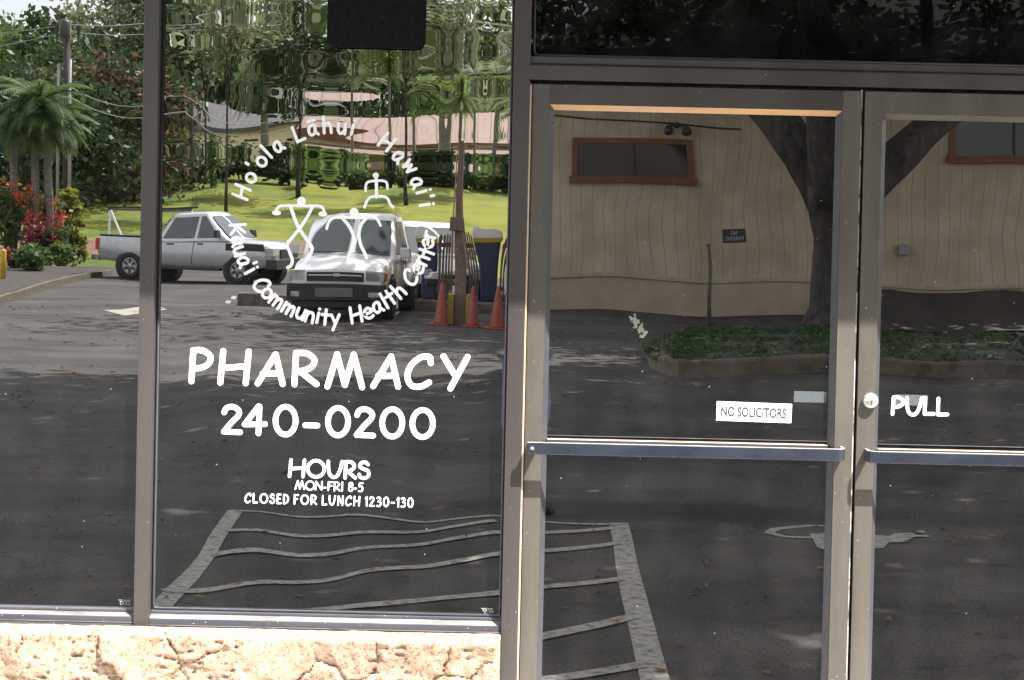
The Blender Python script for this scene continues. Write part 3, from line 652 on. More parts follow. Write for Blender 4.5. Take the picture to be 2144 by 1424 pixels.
# ------------------------------------------------------------------ stone base below the windows
def stonemat():
    m, nt, N, L, B = newmat('coral_stone')
    tc = nd(nt, 'ShaderNodeTexCoord')
    n1 = nd(nt, 'ShaderNodeTexNoise'); n1.inputs['Scale'].default_value = 9; n1.inputs['Detail'].default_value = 8; n1.inputs['Roughness'].default_value = 0.65
    L.new(tc.outputs['Object'], n1.inputs['Vector'])
    cr = nd(nt, 'ShaderNodeValToRGB'); e = cr.color_ramp.elements
    e[0].position = 0.33; e[0].color = (0.25, 0.16, 0.12, 1); e[1].position = 0.72; e[1].color = (0.39, 0.295, 0.215, 1)
    k = e.new(0.45); k.color = (0.335, 0.24, 0.175, 1); k = e.new(0.58); k.color = (0.36, 0.26, 0.195, 1)
    L.new(n1.outputs['Fac'], cr.inputs[0])
    n2 = nd(nt, 'ShaderNodeTexNoise'); n2.inputs['Scale'].default_value = 90; n2.inputs['Detail'].default_value = 5; L.new(tc.outputs['Object'], n2.inputs['Vector'])
    r2 = nd(nt, 'ShaderNodeValToRGB'); r2.color_ramp.elements[0].position = 0.36; r2.color_ramp.elements[1].position = 0.46
    r2.color_ramp.elements[0].color = (0.5, 0.36, 0.28, 1); r2.color_ramp.elements[1].color = (1, 1, 1, 1)
    L.new(n2.outputs['Fac'], r2.inputs[0])
    mx = nd(nt, 'ShaderNodeMix', data_type='RGBA', blend_type='MULTIPLY'); mx.inputs['Factor'].default_value = 0.8
    oi = nd(nt, 'ShaderNodeObjectInfo'); hv_ = nd(nt, 'ShaderNodeHueSaturation')
    mr = nd(nt, 'ShaderNodeMapRange'); mr.inputs['To Min'].default_value = 0.88; mr.inputs['To Max'].default_value = 1.08; L.new(oi.outputs['Random'], mr.inputs['Value']); L.new(mr.outputs[0], hv_.inputs['Value'])
    mh = nd(nt, 'ShaderNodeMapRange'); mh.inputs['To Min'].default_value = 0.488; mh.inputs['To Max'].default_value = 0.508; L.new(oi.outputs['Random'], mh.inputs['Value']); L.new(mh.outputs[0], hv_.inputs['Hue'])
    L.new(cr.outputs[0], hv_.inputs['Color']); L.new(hv_.outputs[0], mx.inputs['A']); L.new(r2.outputs[0], mx.inputs['B']); L.new(mx.outputs['Result'], B.inputs['Base Color'])
    B.inputs['Roughness'].default_value = 0.9; B.inputs['Specular IOR Level'].default_value = 0.2
    n3 = nd(nt, 'ShaderNodeTexNoise'); n3.inputs['Scale'].default_value = 120; n3.inputs['Detail'].default_value = 7; L.new(tc.outputs['Object'], n3.inputs['Vector'])
    bp = nd(nt, 'ShaderNodeBump'); bp.inputs['Strength'].default_value = 0.8; bp.inputs['Distance'].default_value = 0.004
    L.new(n3.outputs['Fac'], bp.inputs['Height']); L.new(bp.outputs[0], B.inputs['Normal'])
    return m
M['stone'] = stonemat()
M['mortar'] = pm('pale_mortar', (0.40, 0.32, 0.22), (0.26, 0.2, 0.14), scale=14, rough=0.95, bump=0.4, bscale=80)
sw_ = thing('stone_wall', 'low rough tan coral stone wall under the shop windows', 'wall', (-1.0, -0.1, 0))
seeds = [(-30, 1370), (110, 1372), (300, 1378), (420, 1345), (452, 1420), (590, 1372), (735, 1378), (660, 1450), (860, 1375), (980, 1382), (1060, 1420), (190, 1470), (40, 1475), (340, 1480), (540, 1490), (780, 1470), (940, 1480), (-130, 1440), (-250, 1380), (-380, 1420), (100, 1580), (280, 1600), (470, 1600), (650, 1600), (830, 1600), (1010, 1590), (-80, 1600), (-260, 1560)]
sp = [(P(u, v, -0.1).x, P(u, v, -0.1).z) for (u, v) in seeds]
ztl = P(0, 1311, -0.09).z; ztr = P(1040, 1340, -0.09).z
gx0, gx1 = -2.0, xs(1046.5, 1400, -0.09)
res = 0.0048
nxg = int((gx1 - gx0) / res); nzg = int((ztl + 0.002) / res)
def stone_h(x, z):
    wx = x + 0.035 * noise.noise((x * 9, z * 9, 1.3)) + 0.012 * noise.noise((x * 34, z * 34, 5.1))
    wz = z + 0.035 * noise.noise((x * 9, z * 9, 7.7)) + 0.012 * noise.noise((x * 34, z * 34, 9.9))
    d = sorted((math.hypot((wx - a) * 0.8, wz - b), i) for i, (a, b) in enumerate(sp))
    e = d[1][0] - d[0][0]; i = d[0][1]
    h = 0.030 + 0.012 * noise.noise((i * 3.7, 0.5, 0.2)) + 0.016 * noise.noise((x * 7, z * 7, i * 1.7)) + 0.006 * noise.noise((x * 22, z * 22, 3.3)) + 0.003 * noise.noise((x * 70, z * 70, 8.3))
    sh = (x * 0.5 + z) * 10 + 3 * noise.noise((x * 5, z * 5, i))
    edge = min(1.0, e / 0.022)
    h -= 0.022 * (1 - edge) ** 3.0 * (0.0 + 0.75 * max(0, min(1, 0.5 + 1.6 * noise.noise((x * 6, z * 6, 21.0)))))
    # weathered pits
    dist, pt = noise.voronoi((x * 30 + 0.6 * noise.noise((x * 40, z * 40, 0)), z * 44, i * 2.0))
    msk = noise.noise((x * 5.5, z * 5.5, 33.0))
    if msk > -0.1: h -= min(0.018, 0.012 + 0.05 * msk) * max(0.0, 1 - dist[0] / 0.34)
    dist, pt = noise.voronoi((x * 85, z * 120, 4.0))
    h -= 0.007 * max(0.0, 1 - dist[0] / 0.33) * max(0, min(1, 0.6 + noise.noise((x * 12, z * 12, 55.0))))
    return h, i
hv = {}; own = {}
for a in range(nxg + 1):
    for b in range(nzg + 1):
        x = gx0 + (gx1 - gx0) * a / nxg; t_ = max(0, min(1, (x + 1.49) / (gx1 + 1.49)))
        zt_ = ztl + (ztr - ztl) * 0.0 + 0.004 * noise.noise((x * 11, 0, 2)) + 0.002 * noise.noise((x * 40, 0, 2))
        z = zt_ * b / nzg
        h, i = stone_h(x, z)
        fr_ = max(0.0, zt_ - z)
        if fr_ < 0.02: h = h * (fr_ / 0.02) ** 0.5 - 0.012 * (1 - fr_ / 0.02)
        ex = max(0.0, gx1 - x)
        if ex < 0.012: h *= max(0.0, ex / 0.012) ** 0.5
        hv[a, b] = (x, -0.066 - h, z); own[a, b] = i
byst = {}
for a in range(nxg):
    for b in range(nzg): byst.setdefault(own[a, b], []).append((a, b))
for i in sorted(byst):
    cells = byst[i]; ids = {}; vs_ = []; fs = []
    def vid(k):
        if k not in ids: ids[k] = len(vs_); vs_.append(hv[k])
        return ids[k]
    for (a, b) in cells: fs.append((vid((a, b)), vid((a + 1, b)), vid((a + 1, b + 1)), vid((a, b + 1))))
    if len(fs) < 12: pass
    mb = MB(); mb.add(vs_, fs); o = mb.build('stone', M['stone'], sw_, smooth=True)
mb = MB(); mb.box(gx0, gx1 - 0.006, -0.056, -0.042, 0, zs(700, 1332, -0.05)); mb.box(gx0, gx1 - 0.001, -0.0415, 0.03, 0, zs(700, 1334, -0.04)); mb.build('mortar_bed', M['mortar'], sw_)
# mortar lip under the sill
mb = MB()
n = 260; top = []
for i in range(n + 1):
    x = gx0 + (gx1 - 0.004 - gx0) * i / n
    zt_ = zs(500, 1323, -0.05) + 0.0035 * noise.noise((x * 9, 3, 0)) + 0.002 * noise.noise((x * 45, 3, 0))
    top.append((x, zt_))
for i in range(n):
    (xa, za), (xb, zb_) = top[i], top[i + 1]
    mb.add([(xa, -0.040, za), (xb, -0.040, zb_), (xb, -0.075, zb_ - 0.012), (xa, -0.075, za - 0.012)], [(0, 1, 2, 3)])
mb.build('mortar_lip', M['mortar'], sw_, smooth=True)

# ------------------------------------------------------------------ the building the shopfront belongs to (above and beside the frame)
M['plaster'] = pm('cream_plaster', (0.5, 0.44, 0.34), (0.42, 0.37, 0.29), scale=3, rough=0.9, bump=0.1)
M['soffit'] = pm('brown_soffit', (0.16, 0.12, 0.09), rough=0.8)
bd = thing('clinic_building', 'clinic building with a short canopy above the shop windows', 'building', (0, 0.2, 0))
mb = MB(); mb.box(-9, 9, 0.035, 0.3, 3.0, 5.0); mb.box(-9, -2.42, -0.02, 0.3, 0, 3.0); mb.box(2.32, 9, -0.02, 0.3, 0, 3.0); mb.box(-2.42, 2.32, 0.2, 0.3, 0, 3.0); mb.build('wall', M['plaster'], bd)
mb = MB(); mb.box(-9, 9, -0.615, 0.034, 3.0, 3.25); mb.build('canopy', M['soffit'], bd, bevel=0.004)
mb = MB(); mb.box(-9, 9, -0.66, -0.616, 2.86, 3.3); mb.build('fascia', M['soffit'], bd, bevel=0.004)

# ------------------------------------------------------------------ ground
def asphalt():
    m, nt, N, L, B = newmat('old_asphalt')
    tc = nd(nt, 'ShaderNodeTexCoord')
    n1 = nd(nt, 'ShaderNodeTexNoise'); n1.inputs['Scale'].default_value = 0.55; n1.inputs['Detail'].default_value = 8; n1.inputs['Roughness'].default_value = 0.6; L.new(tc.outputs['Object'], n1.inputs['Vector'])
    cr = nd(nt, 'ShaderNodeValToRGB'); cr.color_ramp.elements[0].position = 0.3; cr.color_ramp.elements[1].position = 0.72
    cr.color_ramp.elements[0].color = (0.049, 0.048, 0.048, 1); cr.color_ramp.elements[1].color = (0.098, 0.094, 0.09, 1); L.new(n1.outputs['Fac'], cr.inputs[0])
    n2 = nd(nt, 'ShaderNodeTexNoise'); n2.inputs['Scale'].default_value = 60; n2.inputs['Detail'].default_value = 3; L.new(tc.outputs['Object'], n2.inputs['Vector'])
    r2 = nd(nt, 'ShaderNodeValToRGB'); r2.color_ramp.elements[0].position = 0.3; r2.color_ramp.elements[1].position = 0.75
    r2.color_ramp.elements[0].color = (0.6, 0.6, 0.6, 1); r2.color_ramp.elements[1].color = (1.5, 1.45, 1.4, 1); L.new(n2.outputs['Fac'], r2.inputs[0])
    mx = nd(nt, 'ShaderNodeMix', data_type='RGBA', blend_type='MULTIPLY'); mx.inputs['Factor'].default_value = 1; L.new(cr.outputs[0], mx.inputs['A']); L.new(r2.outputs[0], mx.inputs['B'])
    # reddish dirt washed over it
    n3 = nd(nt, 'ShaderNodeTexNoise'); n3.inputs['Scale'].default_value = 0.8; n3.inputs['Detail'].default_value = 9; n3.inputs['Roughness'].default_value = 0.7
    mp = nd(nt, 'ShaderNodeMapping'); mp.inputs['Location'].default_value = (9, 4, 0); mp.inputs['Scale'].default_value = (0.6, 1.6, 1); L.new(tc.outputs['Object'], mp.inputs[0]); L.new(mp.outputs[0], n3.inputs['Vector'])
    r3 = nd(nt, 'ShaderNodeValToRGB'); r3.color_ramp.elements[0].position = 0.55; r3.color_ramp.elements[1].position = 0.75; L.new(n3.outputs['Fac'], r3.inputs[0])
    k = nd(nt, 'ShaderNodeMath', operation='MULTIPLY'); L.new(r3.outputs[0], k.inputs[0]); k.inputs[1].default_value = 0.45
    m2 = nd(nt, 'ShaderNodeMix', data_type='RGBA'); L.new(k.outputs[0], m2.inputs['Factor']); L.new(mx.outputs['Result'], m2.inputs['A']); m2.inputs['B'].default_value = (0.12, 0.09, 0.072, 1)
    B.inputs['Roughness'].default_value = 0.85; B.inputs['Specular IOR Level'].default_value = 0.2
    # hairline cracks and oil stains
    nw = nd(nt, 'ShaderNodeTexNoise'); nw.inputs['Scale'].default_value = 1.5; nw.inputs['Detail'].default_value = 5; L.new(tc.outputs['Object'], nw.inputs['Vector'])
    wa = nd(nt, 'ShaderNodeVectorMath', operation='SCALE'); L.new(nw.outputs['Color'], wa.inputs[0]); wa.inputs['Scale'].default_value = 0.9
    wb_ = nd(nt, 'ShaderNodeVectorMath', operation='ADD'); L.new(tc.outputs['Object'], wb_.inputs[0]); L.new(wa.outputs[0], wb_.inputs[1])
    vc = nd(nt, 'ShaderNodeTexVoronoi', feature='DISTANCE_TO_EDGE'); vc.inputs['Scale'].default_value = 0.55; L.new(wb_.outputs[0], vc.inputs['Vector'])
    cl_ = nd(nt, 'ShaderNodeMath', operation='LESS_THAN'); L.new(vc.outputs['Distance'], cl_.inputs[0]); cl_.inputs[1].default_value = 0.0045
    ck = nd(nt, 'ShaderNodeMath', operation='MULTIPLY'); L.new(cl_.outputs[0], ck.inputs[0]); ck.inputs[1].default_value = 0.4
    m3 = nd(nt, 'ShaderNodeMix', data_type='RGBA'); L.new(ck.outputs[0], m3.inputs['Factor']); L.new(m2.outputs['Result'], m3.inputs['A']); m3.inputs['B'].default_value = (0.015, 0.014, 0.013, 1)
    no = nd(nt, 'ShaderNodeTexNoise'); no.inputs['Scale'].default_value = 0.35; no.inputs['Detail'].default_value = 6; no.inputs['Roughness'].default_value = 0.7
    mo = nd(nt, 'ShaderNodeMapping'); mo.inputs['Location'].default_value = (31, 7, 3); mo.inputs['Scale'].default_value = (1, 2.4, 1); L.new(tc.outputs['Object'], mo.inputs[0]); L.new(mo.outputs[0], no.inputs['Vector'])
    ro = nd(nt, 'ShaderNodeValToRGB'); ro.color_ramp.elements[0].position = 0.36; ro.color_ramp.elements[1].position = 0.6; ro.color_ramp.elements[0].color = (0.55, 0.55, 0.55, 1); ro.color_ramp.elements[1].color = (1.05, 1.05, 1.05, 1); L.new(no.outputs['Fac'], ro.inputs[0])
    m4 = nd(nt, 'ShaderNodeMix', data_type='RGBA', blend_type='MULTIPLY'); m4.inputs['Factor'].default_value = 0.9; L.new(m3.outputs['Result'], m4.inputs['A']); L.new(ro.outputs[0], m4.inputs['B']); L.new(m4.outputs['Result'], B.inputs['Base Color'])
    bp = nd(nt, 'ShaderNodeBump'); bp.inputs['Strength'].default_value = 0.5; bp.inputs['Distance'].default_value = 0.01; L.new(n2.outputs['Fac'], bp.inputs['Height']); L.new(bp.outputs[0], B.inputs['Normal'])
    return m
M['asphalt'] = asphalt()
M['paint'] = pm('worn_road_paint', (0.36, 0.345, 0.3), (0.12, 0.115, 0.105), scale=22, rough=0.8, detail=8, lo=0.34, hi=0.55)
M['concrete'] = pm('weathered_concrete', (0.34, 0.31, 0.27), (0.22, 0.2, 0.17), scale=4, rough=0.9, bump=0.2, bscale=50)
M['concrete_pale'] = pm('pale_concrete', (0.56, 0.54, 0.5), (0.48, 0.46, 0.42), scale=3, rough=0.9, bump=0.1)
M['kerbm'] = pm('mossy_kerb', (0.14, 0.115, 0.085), (0.075, 0.062, 0.047), scale=6, rough=0.95, bump=0.3, bscale=40)
M['soil'] = pm('red_brown_soil', (0.2, 0.115, 0.075), (0.12, 0.07, 0.05), scale=2.5, rough=0.95, bump=0.4, bscale=18)
M['mulch'] = pm('dark_mulch', (0.045, 0.037, 0.032), (0.025, 0.022, 0.02), scale=5, rough=0.95, bump=0.5, bscale=40)
M['lawnm'] = pm('sunny_lawn', (0.19, 0.195, 0.025), (0.08, 0.12, 0.022), scale=0.3, rough=0.9, detail=9, bump=0.4, bscale=30, spec=0.2, lo=0.38, hi=0.6)
def setting(name, mb, mat, **kw):
    o = mb.build(name, mat, **kw); o['kind'] = 'structure'; return o
mb = MB(); mb.add([(-90, 0.4, 0), (90, 0.4, 0), (90, -58, 0), (-90, -58, 0)], [(0, 1, 2, 3)]); setting('car_park_asphalt', mb, M['asphalt'])
mb = MB(); mb.add([(-600, 60, -0.25), (600, 60, -0.25), (600, -900, -0.25), (-600, -900, -0.25)], [(0, 1, 2, 3)]); setting('ground', mb, M['soil'])
mb = MB(); mb.box(-9, 9, -1.22, -0.03, 0.0, 0.1); setting('bounce_pavement', mb, M['concrete_pale'], bevel=0.01)  # unseen slab added, kept pale to bounce sun onto the shopfront
def zt(y):
    d = -y
    kn = [(0, 0), (52, 0.0), (54.5, 0.75), (58, 1.2), (82, 3.35), (95, 3.7), (200, 6), (900, 20)]
    for (a, za), (b, zb_) in zip(kn, kn[1:]):
        if d <= b: return za + (zb_ - za) * (d - a) / (b - a)
    return kn[-1][1]
mb = MB()
XS = np.linspace(-75, 60, 110); YS = list(np.linspace(-51.5, -100, 60)) + [-130, -200, -400, -800]
g = [[(x, y + 0.9 * noise.noise((x * 0.12, 1.7, 0)), zt(y) + (0.22 * noise.noise((x * 0.15, y * 0.15, 0)) + 0.1 * noise.noise((x * 0.5, y * 0.5, 4)) if y < -53 else -0.06)) for x in XS] for y in YS]
vs_ = [p for r_ in g for p in r_]; nX = len(XS)
mb.add(vs_, [(j * nX + i, j * nX + i + 1, (j + 1) * nX + i + 1, (j + 1) * nX + i) for j in range(len(YS) - 1) for i in range(nX - 1)])
setting('lawn', mb, M['lawnm'], smooth=True)
# soil bank between car park and lawn on the left
mb = MB()
pts0 = []
for i in range(60):
    x = -30 + 30 * i / 59
    yy = -53.2 + 0.9 * noise.noise((x * 0.12, 1.7, 0))
    pts0.append((x, yy))
for (a, b) in zip(pts0, pts0[1:]):
    q = []
    for (x, yy) in (a, b):
        q.append([(x, yy - dd * 0.35, max(0.0, zt(yy - dd * 0.35)) + 0.05 + 0.08 * noise.noise((x * 1.7, dd, 3)) - (0.1 if dd in (-1, 7) else 0)) for dd in range(-1, 8)])
    for k in range(8): mb.add([q[0][k], q[1][k], q[1][k + 1], q[0][k + 1]], [(0, 1, 2, 3)])
setting('soil_bank', mb, M['soil'], smooth=True)

# painted bay and hatching, wheelchair sign
def gpoly(mb, pts, z): mb.add([tuple(Rz0(u, v, z)) for (u, v) in pts], [list(range(len(pts)))])
def gstripe(mb, pts, w, z):
    q = [Rz0(u, v, z) for (u, v) in pts]
    n = len(q); vs_ = []
    for i in range(n):
        t = (q[min(i + 1, n - 1)] - q[max(i - 1, 0)]).normalized(); nn = Vector((-t.y, t.x, 0)) * w / 2
        vs_ += [tuple(q[i] - nn), tuple(q[i] + nn)]
    mb.add(vs_, [(2 * i, 2 * i + 1, 2 * i + 3, 2 * i + 2) for i in range(n - 1)])
mb = MB()
hat = [((470, 1124), (1040, 1099)), ((442, 1168), (1282, 1103)), ((340, 1243), (1290, 1136)), ((560, 1292), (1304, 1212)), ((1000, 1366), (1328, 1290)), ((1040, 1440), (1346, 1390))]
gstripe(mb, [(495, 1073), (432, 1165), (335, 1275), (240, 1400)], 0.10, 0.004)
gstripe(mb, [(1292, 1093), (1325, 1230), (1372, 1424), (1390, 1500)], 0.115, 0.004)
for (a, b) in hat: gstripe(mb, [a, b], 0.085, 0.008)
gstripe(mb, [(486, 1075), (1308, 1096)], 0.055, 0.006)
setting('parking_marking', mb, M['paint'])
mb = MB()
gstripe(mb, [(1612, 1114), (1625, 1107), (1660, 1102), (1700, 1097), (1740, 1099), (1770, 1102)], 0.055, 0.004)
gstripe(mb, [(1606, 1114), (1640, 1122), (1690, 1123), (1730, 1119)], 0.06, 0.005)
gpoly(mb, [(1696, 1115), (1745, 1112), (1800, 1112), (1800, 1155), (1760, 1160), (1712, 1145)], 0.006)
gpoly(mb, [(1790, 1118), (1862, 1122), (1866, 1130), (1850, 1148), (1792, 1150)], 0.007)
gpoly(mb, [(1858, 1126), (1872, 1117), (1910, 1116), (1918, 1120), (1945, 1120), (1948, 1124), (1915, 1124), (1895, 1135), (1862, 1136)], 0.008)
gpoly(mb, [(1918, 1111), (1935, 1111), (1939, 1116), (1922, 1115)], 0.008)
setting('wheelchair_marking', mb, M['paint'])
mb = MB(); gpoly(mb, [(218, 649), (255, 648), (290, 643), (330, 640), (345, 646), (300, 655), (262, 660)], 0.004); setting('arrow_marking', mb, M['paint'])
mb = MB()
for (u, v) in [(478, 632), (490, 623)]: gpoly(mb, [(u - 6, v + 3), (u + 4, v + 4), (u + 8, v - 2), (u - 3, v - 3)], 0.004)
setting('paint_patch', mb, M['paint'])

# fallen leaves and twigs over the asphalt
M['litter'] = leafmat('dry_litter', [(0.26, 0.095, 0.04), (0.15, 0.065, 0.03), (0.28, 0.12, 0.05), (0.035, 0.025, 0.02), (0.2, 0.17, 0.09)], trans=0.1, rough=0.8)
mb = MB()
cl = [(random.uniform(-9, 9), random.uniform(-28, -1.6)) for _ in range(90)]
for i in range(2400):
    if random.random() < 0.6:
        c = random.choice(cl); x, y = c[0] + random.gauss(0, 0.5), c[1] + random.gauss(0, 0.35)
    else: x, y = random.uniform(-11, 9), random.uniform(-30, -1.4)
    if y > -1.25: continue
    s = random.uniform(0.012, 0.035) * (1 + max(0, -y - 6) * 0.03); a = random.random() * 6.28; e = random.uniform(0.25, 0.7); tl = random.uniform(0.003, 0.02)
    d1_ = Vector((math.cos(a), math.sin(a), 0)) * s; d2_ = Vector((-math.sin(a), math.cos(a), 0)) * s * e
    p = Vector((x, y, 0.010)); up = Vector((0, 0, tl))
    mb.add([p - d1_, p - d2_ + up, p + d1_, p + d2_ + up * 0.5], [(0, 1, 2, 3)])
o = mb.build('leaf_litter', M['litter']); tag(o, 'dry brown leaves and twigs scattered over the shaded asphalt', 'leaf litter', kind='stuff')

# kerbs
def kerb(name, label, px, w, h, mat, sgn=1):
    q = [Rz0(u, v, 0) for (u, v) in px]
    sq = []
    for i in range(len(q) - 1):
        for k in range(6):
            t = k / 6; sq.append(q[i].lerp(q[i + 1], t))
    sq.append(q[-1]); n = len(sq)
    rr = []
    for i in range(n):
        t = (sq[min(i + 1, n - 1)] - sq[max(i - 1, 0)]).normalized(); nn = Vector((-t.y, t.x, 0)) * sgn
        dz = 0.015 * noise.noise((sq[i].x * 2, sq[i].y * 2, 0))
        rr.append([sq[i], sq[i] + Vector((0, 0, h - 0.03 + dz)), sq[i] + nn * 0.03 + Vector((0, 0, h + dz)), sq[i] + nn * w + Vector((0, 0, h + dz)), sq[i] + nn * w])
    mb = MB(); mb.rings(rr); o = mb.build(name, mat); tag(o, label, 'kerb'); return sq
kl = kerb('kerb', 'low mossy kerb curving along the flower bed', [(-160, 690), (-60, 652), (0, 630), (60, 612), (120, 597), (180, 585), (225, 578)], 0.16, 0.14, M['kerbm'], 1)
mb = MB()
q = [p for p in kl]; n = len(q)
ez = lambda i: min(1.0, i / 5)
vs_ = [(p.x - 0.1, p.y - 0.1, 0.13 * ez(i) - 0.02) for i, p in enumerate(q)] + [(p.x - 3, p.y - 1, 0.3 * ez(i) - 0.02) for i, p in enumerate(q)] + [(p.x - 9, p.y - 3, 0.2 * ez(i) - 0.02) for i, p in enumerate(q)] + [(p.x - 12, p.y - 4, -0.1) for p in q]
mb.add(vs_, [(j * n + i, j * n + i + 1, (j + 1) * n + i + 1, (j + 1) * n + i) for j in range(3) for i in range(n - 1)])
setting('flower_bed_soil', mb, M['mulch'])
isl = [(1362, 752), (1366, 766), (1390, 780), (1420, 787), (1600, 784), (1750, 782), (1850, 786), (2000, 792), (2300, 800)]
ki = kerb('kerb', 'brown earth edge of the planter island around the big tree', isl, 0.18, 0.2, M['kerbm'], -1)
mb = MB(); n = len(ki); back = [Vector((max(p.x, 2.6) + 0.6, -23.4 - 0.4 * math.sin(p.x), 0.12)) for p in ki]
rows_ = 8; vs_ = []
for j in range(rows_ + 1):
    for i in range(n):
        p = ki[i].lerp(back[i], j / rows_); zz = 0.17 + 0.03 * math.sin(PI * j / rows_) + 0.03 * noise.noise((p.x, p.y, 0))
        if j == rows_: zz = 0.02
        vs_.append((p.x + (0.1 if j == 0 else 0), p.y - (0.1 if j == 0 else 0), zz))
mb.add(vs_, [(j * n + i, j * n + i + 1, (j + 1) * n + i + 1, (j + 1) * n + i) for j in range(rows_) for i in range(n - 1)])
setting('planter_soil', mb, M['mulch'], smooth=True)
# mulch bank along the far wall
mb = MB(); vs_ = []
for j in range(6):
    for i in range(40):
        x = 6.1 + 14 * i / 39; t = j / 5
        vs_.append((x, -26.2 - 3.9 * t, 0.02 + 0.60 * t * min(1, (x - 6.1) / 0.5) + 0.06 * noise.noise((x * 1.3, t * 3, 0))))
mb.add(vs_, [(j * 40 + i, j * 40 + i + 1, (j + 1) * 40 + i + 1, (j + 1) * 40 + i) for j in range(5) for i in range(39)])
setting('mulch_bank', mb, M['mulch'], smooth=True)

# ------------------------------------------------------------------ plants
def leaves(mb, pts, size, elong=1.7, flat=0.0, droop=0.0):
    n = len(pts)
    a = rng.normal(size=(n, 3)); a[:, 2] *= (1 - flat); a /= np.linalg.norm(a, axis=1)[:, None] + 1e-9
    b = rng.normal(size=(n, 3)); b -= (b * a).sum(1)[:, None] * a; b /= np.linalg.norm(b, axis=1)[:, None] + 1e-9
    if droop: a[:, 2] -= droop; a /= np.linalg.norm(a, axis=1)[:, None]
    s = size * rng.uniform(0.6, 1.3, n)[:, None]
    A = a * s * elong * 0.5; Bv = b * s * 0.5
    pts = np.asarray(pts)
    base = len(mb.v)
    q = np.stack([pts - A, pts - A * 0.1 + Bv, pts + A, pts - A * 0.1 - Bv], 1).reshape(-1, 3)
    mb.v += [tuple(x) for x in q.tolist()]
    mb.f += [[base + 4 * i, base + 4 * i + 1, base + 4 * i + 2, base + 4 * i + 3] for i in range(n)]
    mb.m += [0] * n
def clumps(c, rad3, nclump, nleaf, cr, shell=0.55, zmin=-1.0):
    """leaf positions in clumps spread through an ellipsoid, mostly toward its skin"""
    c = np.array(c); out = []
    for _ in range(nclump):
        while True:
            d = rng.normal(size=3); d /= np.linalg.norm(d)
            if d[2] > zmin: break
        r_ = (shell + (1 - shell) * rng.random()) * rng.uniform(0.8, 1.08)
        cc = c + d * r_ * np.array(rad3)
        k = max(3, int(nleaf / nclump * rng.uniform(0.6, 1.4)))
        pp = rng.normal(size=(k, 3)) * cr * rng.uniform(0.6, 1.3) * np.array([1, 1, 0.62])
        out.append(cc + pp)
    return np.concatenate(out)
M['bark_dark'] = pm('dark_bark', (0.065, 0.055, 0.046), (0.016, 0.0135, 0.012), scale=9, rough=0.95, bump=0.8, bscale=14, stretch=(1, 1, 0.35))
M['bark'] = pm('grey_bark', (0.16, 0.135, 0.11), (0.07, 0.06, 0.05), scale=5, rough=0.95, bump=0.5, bscale=15, stretch=(1, 1, 0.3))
M['palm_bark'] = pm('palm_trunk', (0.22, 0.2, 0.17), (0.13, 0.115, 0.1), scale=14, rough=0.9, bump=0.4, bscale=25, stretch=(0.2, 0.2, 1.5))
M['leaf_canopy'] = leafmat('leaf_canopy', [(0.022, 0.042, 0.012), (0.032, 0.06, 0.015), (0.042, 0.075, 0.018)], trans=0.12)
M['leaf_mid'] = leafmat('leaf_mid', [(0.045, 0.085, 0.025), (0.07, 0.125, 0.035), (0.10, 0.155, 0.042)], trans=0.35)
M['leaf_dark'] = leafmat('leaf_dark', [(0.018, 0.04, 0.016), (0.032, 0.06, 0.022), (0.05, 0.08, 0.026)], trans=0.3)
M['leaf_olive'] = leafmat('leaf_olive', [(0.08, 0.1, 0.055), (0.12, 0.145, 0.08), (0.17, 0.19, 0.11)], trans=0.5)
M['leaf_bright'] = leafmat('leaf_bright', [(0.05, 0.1, 0.02), (0.08, 0.14, 0.03), (0.12, 0.17, 0.035)], trans=0.45)
M['leaf_yellow'] = leafmat('leaf_yellow', [(0.13, 0.16, 0.02), (0.2, 0.2, 0.03), (0.09, 0.13, 0.025)], trans=0.45)
M['leaf_red'] = leafmat('leaf_rust', [(0.10, 0.045, 0.03), (0.13, 0.08, 0.04), (0.05, 0.07, 0.028), (0.035, 0.055, 0.022), (0.04, 0.06, 0.025)], trans=0.35)
M['petal_orange'] = leafmat('petal_orange', [(0.42, 0.09, 0.02), (0.5, 0.13, 0.03), (0.3, 0.06, 0.02)], trans=0.35)
M['petal_red'] = leafmat('ti_leaf_red', [(0.16, 0.01, 0.02), (0.24, 0.015, 0.025), (0.09, 0.01, 0.014)], trans=0.3)
M['cover'] = leafmat('ground_cover', [(0.018, 0.05, 0.015), (0.03, 0.075, 0.02), (0.06, 0.11, 0.032)], trans=0.35)
